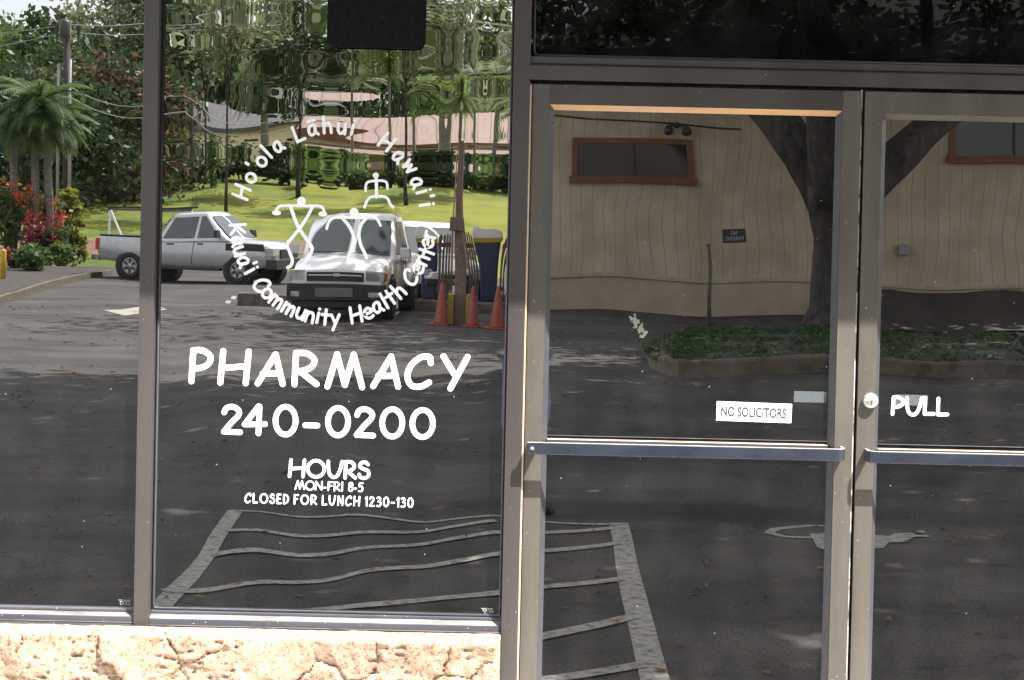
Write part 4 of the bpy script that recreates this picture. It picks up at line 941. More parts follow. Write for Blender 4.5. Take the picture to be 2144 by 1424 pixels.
def tree(label, base, h, tr, crown, nclump, nleaf, size, lm, cr=0.9, group=None, name='broadleaf_tree', lean=0.0, shell=0.5, bark='bark', crown2=None):
    """base on the ground, trunk height h, crown = (centre height, rx, ry, rz)"""
    b = Vector(base); t = thing(name, label, 'tree', b, 0, group)
    ch, rx, ry, rz_ = crown
    cc = b + Vector((lean, 0, ch))
    mb = MB(); pts = [b + Vector((0, 0, -0.3))]
    for k in range(1, 7):
        f = k / 6; pts.append(b.lerp(cc, f * (h / ch)) + Vector((0.25 * tr * 4 * noise.noise((b.x, k * 0.7, 0)), 0, 0)) + Vector((0, 0, 0)))
    mb.tube(pts, [tr * (1.5 if k == 0 else 1.15 - 0.1 * k) for k in range(7)], 10)
    top = pts[-1]
    for k in range(7):
        a = 2 * PI * k / 7 + random.random(); e = cc + Vector((rx * 0.75 * math.cos(a), ry * 0.75 * math.sin(a), rz_ * random.uniform(-0.3, 0.6)))
        md = top.lerp(e, 0.5) + Vector((0, 0, rz_ * 0.18))
        mb.tube([pts[-2], top.lerp(md, 0.5), md, e], [tr * 0.55, tr * 0.4, tr * 0.28, tr * 0.07], 7)
    mb.build('trunk', M[bark], t, smooth=True)
    mb = MB(); leaves(mb, clumps(cc, (rx, ry, rz_), nclump, nleaf, cr, shell), size)
    if crown2:
        (dx, dz, r2x, r2z) = crown2; leaves(mb, clumps(cc + Vector((dx, 0, dz)), (r2x, r2x, r2z), nclump // 2, nleaf // 2, cr, shell), size)
    mb.build('crown', M[lm], t)
    return t
def palm(label, base, h, tr, nfr, fl, lm='leaf_bright', group=None, lean=0.0, name='palm_tree'):
    b = Vector(base); t = thing(name, label, 'palm tree', b, 0, group)
    top = b + Vector((lean, 0, h)); mb = MB()
    pts = [b.lerp(top, k / 6) + Vector((0.06 * math.sin(k), 0, -0.2 if k == 0 else 0)) for k in range(7)]
    mb.tube(pts, [tr * 1.3] + [tr] * 5 + [tr * 0.85], 9); mb.build('trunk', M['palm_bark'], t, smooth=True)
    mb = MB()
    for i in range(nfr):
        a = 2 * PI * i / nfr + random.uniform(-0.2, 0.2); el = random.uniform(-0.25, 1.15)
        pr = top; d = Vector((math.cos(a) * math.cos(el), math.sin(a) * math.cos(el), math.sin(el)))
        sp_ = [top.copy()]
        for k in range(10):
            d = (d + Vector((0, 0, -0.16))).normalized(); pr = pr + d * fl / 10; sp_.append(pr.copy())
        mb.tube(sp_, [0.03 - 0.0025 * k for k in range(11)], 4)
        for k in range(1, 11):
            p = sp_[k]; tdir = (sp_[k] - sp_[k - 1]).normalized(); sd = tdir.cross(Vector((0, 0, 1))).normalized()
            ll = fl * 0.26 * math.sin(PI * min(0.97, 0.12 + k / 11.5))
            for sg_ in (-1, 1):
                for e_ in (0.0, 0.5):
                    pp = p - tdir * fl / 10 * e_; q = pp + (sd * sg_ * 0.8 + tdir * 0.55 + Vector((0, 0, -0.35))).normalized() * ll
                    w = tdir * 0.05 * (fl / 2.2)
                    mb.add([pp - w, pp + w, q + w * 0.2], [(0, 1, 2)])
    mb.build('crown', M[lm], t)
    return t
def bush(label, u, v_base, r, wpx, hpx, lm, n=700, size=0.1, group=None, name='shrub', z=None, flowers=None, cr=None):
    p = R(u, v_base, r) if z is None else Vector((R(u, v_base, r).x, R(u, v_base, r).y, z))
    w = wpx * r * PXM / 2; h = hpx * r * PXM
    t = thing(name, label, 'shrub', p)
    if group: t['group'] = group
    mb = MB(); 
    for k in range(5):
        a = 2 * PI * k / 5; mb.tube([p, p + Vector((math.cos(a) * w * 0.3, math.sin(a) * w * 0.3, h * 0.4)), p + Vector((math.cos(a) * w * 0.6, math.sin(a) * w * 0.6, h * 0.75))], [0.03, 0.022, 0.01], 5)
    mb.build('stem', M['bark'], t)
    mb = MB(); leaves(mb, clumps(p + Vector((0, 0, h * 0.52)), (w * 0.9, w * 0.7, h * 0.48), 26, n, cr or min(w, h) * 0.2, 0.35), size, 1.9); mb.build('foliage', M[lm], t)
    if flowers:
        (fm, cnt, fs, zlo) = flowers
        mb = MB(); pts = []
        for _ in range(cnt):
            a = rng.uniform(-PI, PI); f = rng.uniform(zlo, 1.0); c = np.array(p) + np.array([math.cos(a) * w * 0.85, abs(math.sin(a)) * w * 0.75, h * f])
            pts.append(c + rng.normal(size=(16, 3)) * fs * 0.8)
        leaves(mb, np.concatenate(pts), fs * 0.7, 1.2); mb.build('flower', M[fm], t)
    return t
# ------------------------------------------------------------------ cream boarded building behind the big tree
def boards():
    m, nt, N, L, B = newmat('cream_boards')
    tc = nd(nt, 'ShaderNodeTexCoord'); sx = nd(nt, 'ShaderNodeSeparateXYZ'); L.new(tc.outputs['Object'], sx.inputs[0])
    k = nd(nt, 'ShaderNodeMath', operation='MULTIPLY'); L.new(sx.outputs[0], k.inputs[0]); k.inputs[1].default_value = 1 / 0.235
    f = nd(nt, 'ShaderNodeMath', operation='FRACT'); L.new(k.outputs[0], f.inputs[0])
    lt = nd(nt, 'ShaderNodeMath', operation='LESS_THAN'); L.new(f.outputs[0], lt.inputs[0]); lt.inputs[1].default_value = 0.055
    n1 = nd(nt, 'ShaderNodeTexNoise'); n1.inputs['Scale'].default_value = 1.4; n1.inputs['Detail'].default_value = 8; L.new(tc.outputs['Object'], n1.inputs['Vector'])
    cr = nd(nt, 'ShaderNodeValToRGB'); cr.color_ramp.elements[0].color = (0.40, 0.33, 0.235, 1); cr.color_ramp.elements[1].color = (0.52, 0.435, 0.315, 1); cr.color_ramp.elements[0].position = 0.35; cr.color_ramp.elements[1].position = 0.65
    L.new(n1.outputs['Fac'], cr.inputs[0])
    mx = nd(nt, 'ShaderNodeMix', data_type='RGBA'); L.new(lt.outputs[0], mx.inputs['Factor']); L.new(cr.outputs[0], mx.inputs['A']); mx.inputs['B'].default_value = (0.30, 0.245, 0.175, 1)
    L.new(mx.outputs['Result'], B.inputs['Base Color']); B.inputs['Roughness'].default_value = 0.85
    return m
M['boards'] = boards()
M['cream'] = pm('cream_skirting', (0.46, 0.38, 0.275), (0.38, 0.31, 0.22), scale=2, rough=0.85)
M['orange_wood'] = pm('orange_brown_wood', (0.2, 0.08, 0.04), (0.14, 0.055, 0.03), scale=6, rough=0.6)
M['win_dark'] = pm('dark_window_glass', (0.02, 0.022, 0.025), rough=0.08, spec=0.5)
M['shingle'] = pm('dark_shingle', (0.055, 0.045, 0.04), (0.035, 0.03, 0.027), scale=10, rough=0.9)
M['eave'] = pm('dark_brown_eave', (0.07, 0.05, 0.04), rough=0.8)
M['sign_dark'] = pm('dark_sign_face', (0.022, 0.024, 0.028), rough=0.5)
M['sign_text'] = pm('pale_sign_ink', (0.5, 0.52, 0.55), rough=0.6)
M['lampm'] = pm('lamp_grey', (0.05, 0.055, 0.05), rough=0.5)
M['grey_metal'] = pm('grey_painted_metal', (0.3, 0.31, 0.31), rough=0.5)
M['post_green'] = pm('green_grey_post', (0.11, 0.12, 0.105), (0.075, 0.08, 0.07), scale=8, rough=0.7)
RW = 6.85; WY = -(RW - 1) * D
wb = thing('boarded_building', 'cream boarded building with orange framed windows behind the big dark tree', 'building', (7, WY, 0))
wx0 = R(1095, 500, RW).x; wx1 = wx0 + 19
ztrim = R(1380, 582, RW).z
mb = MB(); mb.box(wx0, wx1, WY - 8, WY, ztrim, 4.9); mb.build('wall', M['boards'], wb)
mb = MB(); mb.box(wx0 - 0.02, wx1 + 0.02, WY - 8, WY + 0.01, -0.1, ztrim - 0.045); mb.build('skirting', M['cream'], wb)
mb = MB(); mb.box(wx0 - 0.04, wx1 + 0.04, WY - 8, WY + 0.05, ztrim - 0.0445, ztrim + 0.035); mb.build('trim_board', M['cream'], wb, bevel=0.006)
mb = MB(); mb.box(wx0 + 0.04, wx1 + 0.8, WY - 8.5, WY + 1.3, 4.905, 5.12); mb.build('eave', M['eave'], wb, bevel=0.01)
mb = MB(); mb.add([(wx0 + 0.04, WY + 1.3, 5.13), (wx1 + 0.8, WY + 1.3, 5.13), (wx1 - 2, WY - 3.5, 7.4), (wx0 + 3.4, WY - 3.5, 7.4), (wx0 + 0.04, WY - 8.5, 5.13), (wx1 + 0.8, WY - 8.5, 5.13)], [(0, 1, 2, 3), (5, 4, 3, 2), (0, 3, 4), (1, 5, 2), (0, 1, 5, 4)]); mb.build('roof', M['shingle'], wb)
def bwin(u0, v0, u1, v1):
    a = R(u0, v0, RW); b = R(u1, v1, RW); x0, x1, z1, z0 = a.x, b.x, (a.z), (b.z)
    t = 0.115; y = WY
    mb = MB(); mb.box(x0, x1, y + 0.001, y + 0.075, z1 - t, z1); mb.box(x0 - 0.06, x1 + 0.06, y + 0.0012, y + 0.11, z0, z0 + t * 1.25)
    mb.box(x0, x0 + t, y + 0.001, y + 0.075, z0 + t * 1.25 + 0.001, z1 - t - 0.001); mb.box(x1 - t, x1, y + 0.001, y + 0.075, z0 + t * 1.25 + 0.001, z1 - t - 0.001)
    f = mb.build('window', M['orange_wood'], wb, bevel=0.006)
    mb = MB(); mb.box(x0 + t, x1 - t, y + 0.002, y + 0.02, z0 + t * 1.25, z1 - t); mb.build('pane', M['win_dark'], f)
    mb = MB(); xm = (x0 + x1) / 2; mb.box(xm - 0.025, xm + 0.025, y + 0.0205, y + 0.045, z0 + t * 1.25, z1 - t); mb.build('mullion', M['eave'], f)
bwin(1199, 287, 1452, 390); bwin(1990, 222, 2260, 348)
# twin floodlight with its cable
p = R(1424, 262, RW); fl = None
mb = MB(); mb.lathe((0, 0, 0), [(0.06, 0), (0.06, 0.06), (0.02, 0.09), (0.0001, 0.09)], 12, Matrix.Translation((p.x, WY, p.z)) @ Matrix.Rotation(rad(-90), 4, 'X')); fl = mb.build('floodlight', M['lampm'], wb, smooth=True)
for s_ in (-1, 1):
    mb = MB(); a = Vector((p.x + s_ * 0.14, WY + 0.17, p.z - 0.02)); mb.tube([(p.x, WY + 0.06, p.z), a, a + Vector((s_ * 0.02, 0.05, -0.06)), a + Vector((s_ * 0.03, 0.1, -0.13)), a + Vector((s_ * 0.03, 0.12, -0.16))], [0.015, 0.03, 0.075, 0.095, 0.08], 12); mb.build('lamp_head', M['lampm'], fl, smooth=True)
mb = MB(); a = R(1142, 238, RW); b = R(1545, 268, RW)
mb.tube([(a.x - 0.3, WY + 0.02, a.z + 0.04), (a.x + 0.8, WY + 0.02, a.z - 0.06), (p.x, WY + 0.02, p.z + 0.03), (b.x, WY + 0.02, b.z)], 0.018, 6); mb.build('cable', M['lampm'], wb)
p = R(1895, 519, RW - 0.03); mb = MB(); mb.obox((p.x, WY + 0.08, p.z), 0.17, 0.15, 0.2, rad(12)); mb.build('utility_box', M['grey_metal'], wb, bevel=0.015)
# small no parking sign fixed to the boards
p = R(1539, 492, RW)
ns = thing('parking_sign', 'small dark NO PARKING sign on the cream boarded wall', 'sign', (p.x, WY + 0.012, p.z - 0.13))
mb = MB(); mb.box(p.x - 0.225, p.x + 0.225, WY + 0.004, WY + 0.016, p.z - 0.135, p.z + 0.135); mb.build('plate', M['sign_dark'], ns, bevel=0.003)
text_mesh('NO', 'lettering', M['sign_text'], ns, (p.x, WY + 0.0175, p.z + 0.058), 0.13, 0.075, 0, mirror_dir=-1)
text_mesh('PARKING', 'lettering', M['sign_text'], ns, (p.x, WY + 0.0175, p.z - 0.055), 0.36, 0.085, 0, mirror_dir=-1)
# thin post before the wall
a = Rz0(1484, 682); sx_ = thing('post', 'thin leaning green grey post standing before the boarded wall', 'post', a)
rp = 1 - a.y / D; top = R(1481, 510, rp)
mb = MB(); mb.tube([a - Vector((0, 0, 0.1)), a.lerp(top, 0.5), top], 0.036, 8); mb.build('shaft', M['post_green'], sx_, smooth=True)
mb = MB(); mb.tube([top, top + Vector((0, 0, 0.02))], 0.045, 8); mb.build('cap', M['post_green'], sx_)

# ------------------------------------------------------------------ the big tree on the island
RT = 5.55
bt = thing('spreading_tree', 'big dark spreading tree with thick forked trunk on the planter island', 'tree', (R(1765, 690, RT).x, -(RT - 1) * D, 0.15))
mb = MB()
def T(u, v, dr=0.0): return R(u, v, RT + dr)
k = RT * PXM
tr_pts = [(1762, 725, 130), (1760, 690, 96), (1756, 640, 62), (1748, 590, 52), (1744, 540, 46), (1746, 500, 48), (1750, 460, 56), (1752, 425, 70), (1752, 395, 74)]
mb.tube([T(u, v) for (u, v, w) in tr_pts], [w * k for (u, v, w) in tr_pts], 18)
for path in ([(1738, 440, 46, 0), (1716, 385, 46, 0.0), (1680, 325, 47, 0.02), (1640, 265, 44, 0.05), (1575, 195, 40, 0.1), (1480, 110, 34, 0.2), (1330, 30, 24, 0.35), (1180, -40, 12, 0.5)],
             [(1752, 430, 50, -0.05), (1750, 350, 52, -0.08), (1745, 260, 50, -0.12), (1735, 150, 42, -0.2), (1700, 0, 30, -0.3), (1660, -140, 15, -0.4)],
             [(1768, 440, 52, 0), (1812, 400, 42, 0.02), (1868, 345, 40, 0.05), (1925, 285, 38, 0.1), (1985, 225, 36, 0.15), (2080, 130, 30, 0.2), (2220, 30, 20, 0.3)],
             [(1990, 235, 30, 0.15), (1960, 150, 24, 0.0), (1940, 60, 18, -0.2), (1930, -60, 10, -0.4)]):
    mb.tube([T(u, v, d) for (u, v, w, d) in path], [w * k for (u, v, w, d) in path], 14)
tk = mb.build('trunk', M['bark_dark'], bt, smooth=True)
ts = tk.modifiers.new('lumps', 'DISPLACE'); tx = bpy.data.textures.new('lumps', 'CLOUDS'); tx.noise_scale = 0.42; ts.texture = tx; ts.strength = 0.26; ts.texture_coords = 'GLOBAL'
mb = MB()
cB = np.array([6.2, -27.0, 8.3])
pts = clumps(cB, (9.5, 7.5, 2.6), 190, 15000, 0.75, 0.15)
pts = np.concatenate([pts, clumps((8.0, -26.5, 8.0), (9.0, 7.5, 2.0), 60, 5500, 0.7, 0.1)])
leaves(mb, pts, 0.23, 1.6, flat=0.35)
# low sprays that hang before the eave
for (u, v) in [(1235, 40), (1260, 60), (1290, 30), (1330, 25), (1365, 50), (1400, 20), (1190, 60), (1180, 20), (2100, 40), (2125, 70), (2060, 20), (2080, 100), (1500, 40), (1840, 50)]:
    p = R(u, v, 5.2); leaves(mb, np.array(p) + rng.normal(size=(70, 3)) * np.array([0.35, 0.3, 0.2]), 0.12, 1.8)
mb.build('crown', M['leaf_canopy'], bt)

# second big tree whose crown spreads over the near bays
st = thing('spreading_tree', 'tall spreading tree beside the near bays, its high crown shading the asphalt', 'tree', (11.5, -12.5, 0))
mb = MB(); b = Vector((11.5, -12.5, 0))
mb.tube([b - Vector((0, 0, 0.2)), b + Vector((-0.1, 0, 1)), b + Vector((-0.2, 0.1, 3)), b + Vector((-0.5, 0.1, 5))], [0.62, 0.48, 0.42, 0.4], 14)
for (x, y, z) in [(-1, -9, 7.8), (2, -16, 7.9), (5, -8, 8), (3, -12, 8.4), (15, -15, 8)]:
    e = Vector((x, y, z)); s0 = b + Vector((-0.5, 0.1, 4.8)); mb.tube([s0, s0.lerp(e, 0.4) + Vector((0, 0, 0.6)), e], [0.3, 0.2, 0.05], 8)
mb.build('trunk', M['bark_dark'], st, smooth=True)
mb = MB()
N0 = 52000
px = rng.uniform(-4.2, 10.5, N0); py = rng.uniform(-24.0, -5.2, N0)
keep = np.ones(N0, bool)
for i in range(N0):
    g_ = noise.noise((px[i] * 0.42, py[i] * 0.42, 3.0)); ex = 0.5 * noise.noise((px[i] * 0.8, py[i] * 0.8, 9.0))
    if px[i] < -3.6 + ex or py[i] < -18.4 - 4.6 * max(0, min(1, (px[i] - 3.6) / 2.5)) + 1.6 * noise.noise((px[i] * 0.35, py[i] * 0.35, 17)) + 4.5 * rng.random() ** 2.2 or g_ > 0.66: keep[i] = False
pts = np.stack([px, py, 7.9 + rng.normal(size=N0) * 0.55], 1)[keep]
leaves(mb, pts, 0.24, 1.6, flat=0.55); mb.build('crown', M['leaf_canopy'], st)

# ground cover on the island
mb = MB(); pts = []
for _ in range(15000):
    f = rng.random(); i = rng.integers(0, n_ki := len(ki)); p = ki[i].lerp(Vector((max(ki[i].x, 2.6) + 0.6, -23.3, 0.1)), 0.03 + 0.86 * f ** 0.8)
    z = 0.15 + 0.01 * math.sin(PI * f) + rng.uniform(0, 0.05) + 0.05 * max(-0.3, noise.noise((p.x * 2.2, p.y * 2.2, 8))) + 0.05 * noise.noise((p.x * 1.2, p.y * 1.2, 5))
    pts.append((p.x + rng.normal() * 0.07 + 0.12 * noise.noise((p.x, p.y, 1)), p.y + rng.normal() * 0.12, z))
leaves(mb, np.array(pts), 0.062, 1.5, flat=0.3)
o = mb.build('ground_cover', M['cover']); tag(o, 'dense green ground cover on the planter island', 'ground cover', kind='stuff')

# ------------------------------------------------------------------ vehicles
M['silver'] = pm('silver_paint', (0.5, 0.51, 0.52), (0.47, 0.48, 0.49), scale=2, rough=0.3, metal=0.45, coat=0.8)
M['white_paint'] = pm('white_car_paint', (0.8, 0.8, 0.79), (0.76, 0.76, 0.75), scale=2, rough=0.3, coat=0.8)
M['pale_paint'] = pm('pale_silver_paint', (0.6, 0.62, 0.63), (0.57, 0.58, 0.6), scale=2, rough=0.25, metal=0.3, coat=0.8)
M['trim'] = pm('black_plastic_trim', (0.025, 0.025, 0.028), rough=0.5)
M['tyre'] = pm('tyre_rubber', (0.022, 0.022, 0.023), rough=0.85)
M['alloy'] = pm('alloy_rim', (0.35, 0.35, 0.34), rough=0.35, metal=0.6)
M['carglass'] = pm('car_glass', (0.035, 0.055, 0.055), rough=0.04, spec=0.8, coat=0.5)
M['lens'] = pm('headlight_lens', (0.5, 0.52, 0.52), (0.3, 0.3, 0.3), scale=14, rough=0.1, coat=0.6)
M['red_lens'] = pm('red_lens', (0.5, 0.02, 0.015), rough=0.2, coat=0.5)
M['amber'] = pm('amber_lens', (0.55, 0.14, 0.02), rough=0.2)
M['chrome'] = pm('chrome', (0.6, 0.6, 0.6), rough=0.15, metal=0.9)
M['plate'] = pm('blank_plate', (0.16, 0.155, 0.145), rough=0.6)
def ring_sec(x, hw, zb, zt_, rr, crown=0.03):
    q = [(-hw * 0.9, zb), (-hw * 0.985, zb + 0.1), (-hw, zb + (zt_ - zb) * 0.5), (-hw * 0.985, zt_ - rr), (-hw + rr * 0.35, zt_ - rr * 0.3), (-hw + rr * 1.2, zt_), (0, zt_ + crown)]
    q = q + [(-a, b) for (a, b) in q[-2::-1]]
    return [Vector((x, a, b)) for (a, b) in q]
def vehicle(name, label, cat, loc, yaw, s):
    """s: secs = body sections (x, half width, bottom, top, corner), cabin = belt xr, xf; roof xr, xf; belt z, roof z"""
    t = thing(name, label, cat, loc, yaw)
    RM = Matrix.Translation(loc) @ Matrix.Rotation(yaw, 4, 'Z')
    def bl(mb, nm, mat, par=None, **kw): return mb.build(nm, mat, par or t, local=True, **kw)
    mb = MB(); mb.rings([ring_sec(*q) for q in s['secs']]); body = bl(mb, 'body', s['paint'], smooth=True, bevel=0.012)
    bxr, bxf, rxr, rxf, zb, zr = s['cabin']; W = s['hw'] * 0.97; w2_ = s['hw'] * 0.78
    def cab(y_, f): return None
    C = [[Vector((bxr, -W, zb)), Vector((bxf, -W, zb)), Vector((bxf, W, zb)), Vector((bxr, W, zb))]]
    def lev(f, inset=0.0):
        xr_, xf_ = bxr + (rxr - bxr) * f, bxf + (rxf - bxf) * f; w = W + (w2_ - W) * f; z = zb + (zr - zb) * f
        out = []
        for (cx_, sx_, cy_, sy_) in ((xr_, 1, -w, 1), (xf_, -1, -w, 1), (xf_, -1, w, -1), (xr_, 1, w, -1)):
            out.append((cx_, sx_, cy_, sy_))
        c_ = 0.10 + 0.06 * f; L_ = []
        (a, b, c2, d2_) = (xr_, xf_, -w, w)
        for (p, q) in ((a + c_, c2), (b - c_, c2), (b - c_ * 0.2, c2 + c_ * 0.4), (b, c2 + c_ * 1.6), (b + 0.06, 0), (b, d2_ - c_ * 1.6), (b - c_ * 0.2, d2_ - c_ * 0.4), (b - c_, d2_), (a + c_, d2_), (a, d2_ - c_), (a, c2 + c_)):
            L_.append(Vector((p, q, z)))
        return L_
    rings_ = [lev(-0.12), lev(0), lev(0.5), lev(0.88), [v + Vector((0, 0, (zr - zb) * 0.0)) for v in lev(0.96)]]
    topc = [Vector((v.x * 0.92 + (rxr + rxf) / 2 * 0.08, v.y * 0.8, zr + 0.02)) for v in lev(1.0)]
    rings_.append(topc)
    mb = MB(); mb.rings(rings_); cb_ = bl(mb, 'cab', s['paint'], smooth=True)
    # glass set a little proud of the cab
    def gq(q, nm, off):
        n_ = (q[1] - q[0]).cross(q[2] - q[0]).normalized()
        if n_.dot(off) < 0: n_ = -n_
        mb = MB(); f = [v + n_ * 0.012 for v in q]; bk = [v - n_ * 0.02 for v in q]
        mb.add(f + bk, [(0, 1, 2, 3), (7, 6, 5, 4), (0, 1, 5, 4), (1, 2, 6, 5), (2, 3, 7, 6), (3, 0, 4, 7)]); bl(mb, nm, M['carglass'], bevel=0.02, segs=3)
    def side(xb0, xb1, xt0, xt1, sg_, f0=0.06, f1=0.86):
        def pt(x, f): return Vector((x, sg_ * (W + (w2_ - W) * f), zb + (zr - zb) * f))
        gq([pt(xb0, f0), pt(xb1, f0), pt(xt1, f1), pt(xt0, f1)], 'side_window', Vector((0, sg_, 0.3)))
    for sg_ in (-1, 1):
        for (a, b, c, d) in s['wins']: side(a, b, c, d, sg_)
    def fr_q(xb, xt, f0, f1, wk=0.86):
        def pt(sy, f): return Vector((xb + (xt - xb) * f + (0.035 if xt < xb else -0.0), sy * (W + (w2_ - W) * f) * wk, zb + (zr - zb) * f))
        return [pt(-1, f0), pt(1, f0), pt(1, f1), pt(-1, f1)]
    gq(fr_q(bxf, rxf, 0.05, 0.86), 'windscreen', Vector((1, 0, 0.4)))
    gq(fr_q(bxr, rxr, 0.12, 0.82), 'rear_window', Vector((-1, 0, 0.3)))
    # wheels
    wr = s['wr']
    for wx in s['axles']:
        for sg_ in (-1, 1):
            yy = sg_ * (s['hw'] - 0.10)
            MXw = Matrix.Translation((wx, yy, wr)) @ Matrix.Rotation(rad(-90 * sg_), 4, 'X')
            mb = MB(); mb.lathe((0, 0, 0), [(wr * 1.18, -0.2), (wr * 1.2, 0.085), (wr * 1.05, 0.09)], 26, MXw); bl(mb, 'wheel_arch', M['trim'])
            mb = MB(); mb.lathe((0, 0, 0), [(wr * 0.6, -0.1), (wr * 0.96, -0.1), (wr, -0.06), (wr, 0.09), (wr * 0.95, 0.125), (wr * 0.64, 0.13), (wr * 0.6, 0.1)], 28, MXw); w_ = bl(mb, 'wheel', M['tyre'], smooth=True)
            mb = MB(); mb.lathe((0, 0, 0), [(wr * 0.62, 0.10), (wr * 0.58, 0.115), (wr * 0.5, 0.1), (wr * 0.2, 0.105), (wr * 0.14, 0.12), (0.001, 0.12)], 24, MXw); bl(mb, 'rim', M['alloy'], w_, smooth=True)
            for k in range(6):
                a = 2 * PI * k / 6; mb = MB(); mb.box(-wr * 0.07, wr * 0.07, wr * 0.2, wr * 0.52, 0.1, 0.118, MXw @ Matrix.Rotation(a, 4, 'Z')); bl(mb, 'spoke', M['trim'], w_)
    for (nm, b6, mat, par) in s['boxes']:
        mb = MB(); mb.box(*b6); bl(mb, nm, M[mat] if isinstance(mat, str) else mat, bevel=0.012)
    for (nm, b6, mat) in s['pairs']:
        for sg_ in (-1, 1):
            x0, x1, y0, y1, z0, z1 = b6
            mb = MB(); mb.box(x0, x1, min(sg_ * y0, sg_ * y1), max(sg_ * y0, sg_ * y1), z0, z1); bl(mb, nm, M[mat] if isinstance(mat, str) else mat, bevel=0.015)
    return t, bl
# silver crew-cab pickup with a ladder rack
pk = dict(paint=M['silver'], hw=0.93, wr=0.38, axles=(-1.62, 1.62),
    secs=[(-2.68, 0.86, 0.62, 1.12, 0.05), (-2.62, 0.92, 0.5, 1.17, 0.05), (-1.0, 0.93, 0.42, 1.17, 0.05), (-0.9, 0.93, 0.4, 1.16, 0.06), (1.0, 0.93, 0.4, 1.14, 0.08), (1.3, 0.93, 0.42, 1.13, 0.12), (2.2, 0.91, 0.44, 1.08, 0.14), (2.5, 0.86, 0.46, 1.0, 0.14), (2.62, 0.76, 0.5, 0.9, 0.1)],
    cabin=(-0.98, 1.30, -0.80, 0.45, 1.14, 1.80), wins=[(-0.78, 0.12, -0.62, 0.10), (0.22, 1.08, 0.2, 0.42)],
    boxes=[('grille', (2.585, 2.66, -0.52, 0.52, 0.68, 0.9), 'trim', None), ('front_bumper', (2.45, 2.74, -0.92, 0.92, 0.42, 0.66), 'trim', None), ('bed_rail', (-2.62, -1.0, -0.90, 0.90, 1.175, 1.215), 'trim', None), ('rear_bumper', (-2.86, -2.64, -0.88, 0.88, 0.48, 0.64), 'chrome', None)],
    pairs=[('headlight', (2.42, 2.63, 0.55, 0.9, 0.74, 0.93), 'lens'), ('fender_flare', (1.25, 2.44, 0.925, 0.945, 0.86, 1.03), 'trim'), ('tail_light', (-2.70, -2.6, 0.78, 0.945, 0.78, 1.1), 'red_lens'), ('side_mirror', (1.0, 1.12, 0.96, 1.16, 1.18, 1.36), 'trim'), ('door_handle', (-0.62, -0.42, 0.92, 0.955, 1.0, 1.04), 'trim'), ('door_handle', (0.28, 0.48, 0.92, 0.955, 1.0, 1.04), 'trim'), ('side_step', (-0.85, 1.1, 0.80, 0.97, 0.34, 0.42), 'trim'), ('door_seam', (0.155, 0.175, 0.90, 0.9345, 0.5, 1.1), 'trim'), ('door_seam', (-0.90, -0.88, 0.90, 0.9345, 0.5, 1.12), 'trim')])
pl = Rz0(418, 590)
pu, bl = vehicle('pickup_truck', 'silver crew cab pickup truck with a ladder rack over its bed, parked by the lawn', 'pickup truck', (pl.x, pl.y - 0.3, 0), rad(21), pk)
mb = MB()
for x in (-2.35, -1.25): 
    mb.box(x - 0.03, x + 0.03, -0.88, 0.88, 1.86, 1.92)
mb.box(-2.5, -1.0, 0.82, 0.88, 1.921, 1.97); mb.box(-2.5, -1.0, -0.88, -0.82, 1.921, 1.97)
rk = bl(mb, 'ladder_rack', M['trim'])
mb = MB()
for x in (-2.35, -1.25):
    for sg_ in (-1, 1):
        mb = MB(); mb.tube([(x, sg_ * 0.84, 1.2), (x, sg_ * 0.84, 1.86), (x + 0.04, sg_ * 0.84, 1.86), (x + 0.38, sg_ * 0.84, 1.2)], 0.03, 8)
        mb.build('upright', M['white_paint'], rk, local=True)
# white pickup seen nearly head on
sv = dict(paint=M['white_paint'], hw=0.83, wr=0.37, axles=(-1.55, 1.5),
    secs=[(-2.5, 0.80, 0.6, 1.1, 0.06), (-2.4, 0.82, 0.48, 1.12, 0.06), (0.9, 0.82, 0.42, 1.1, 0.1), (1.2, 0.82, 0.42, 1.09, 0.14), (2.0, 0.81, 0.44, 1.0, 0.16), (2.28, 0.78, 0.46, 0.92, 0.14), (2.4, 0.76, 0.5, 0.84, 0.1)],
    cabin=(-1.3, 1.12, -1.1, 0.35, 1.08, 1.80), wins=[(-1.05, -0.1, -0.92, -0.12), (0.02, 0.92, 0.0, 0.3)],
    boxes=[('grille', (2.365, 2.435, -0.48, 0.48, 0.66, 0.82), 'trim', None), ('grille_bar', (2.437, 2.452, -0.46, 0.46, 0.745, 0.775), 'chrome', None), ('front_bumper', (2.2, 2.52, -0.82, 0.82, 0.36, 0.62), 'trim', None), ('skid_plate', (2.1, 2.4, -0.72, 0.72, 0.22, 0.355), 'trim', None), ('number_plate', (2.521, 2.54, -0.32, 0.32, 0.42, 0.56), 'plate', None), ('emblem', (2.452, 2.466, -0.06, 0.06, 0.735, 0.79), 'chrome', None)],
    pairs=[('fog_light', (2.515, 2.53, 0.58, 0.74, 0.42, 0.5), 'lens'), ('wiper', (1.16, 1.2, 0.06, 0.62, 1.105, 1.125), 'trim'), ('headlight', (2.16, 2.4, 0.5, 0.80, 0.66, 0.86), 'lens'), ('indicator', (2.12, 2.3, 0.775, 0.825, 0.68, 0.84), 'amber'), ('side_mirror', (0.86, 1.0, 0.89, 1.12, 1.08, 1.26), 'pale_paint'), ('door_handle', (-0.02, 0.16, 0.85, 0.88, 0.95, 0.99), 'trim'), ('door_seam', (-0.07, -0.05, 0.84, 0.8635, 0.5, 1.05), 'trim')])
pl = Rz0(734, 672); suv, bl = vehicle('pickup_truck', 'white utility vehicle facing the shop with black bumper and blank plate', 'truck', (pl.x - 0.05, pl.y - 2.4, 0), rad(95), sv)
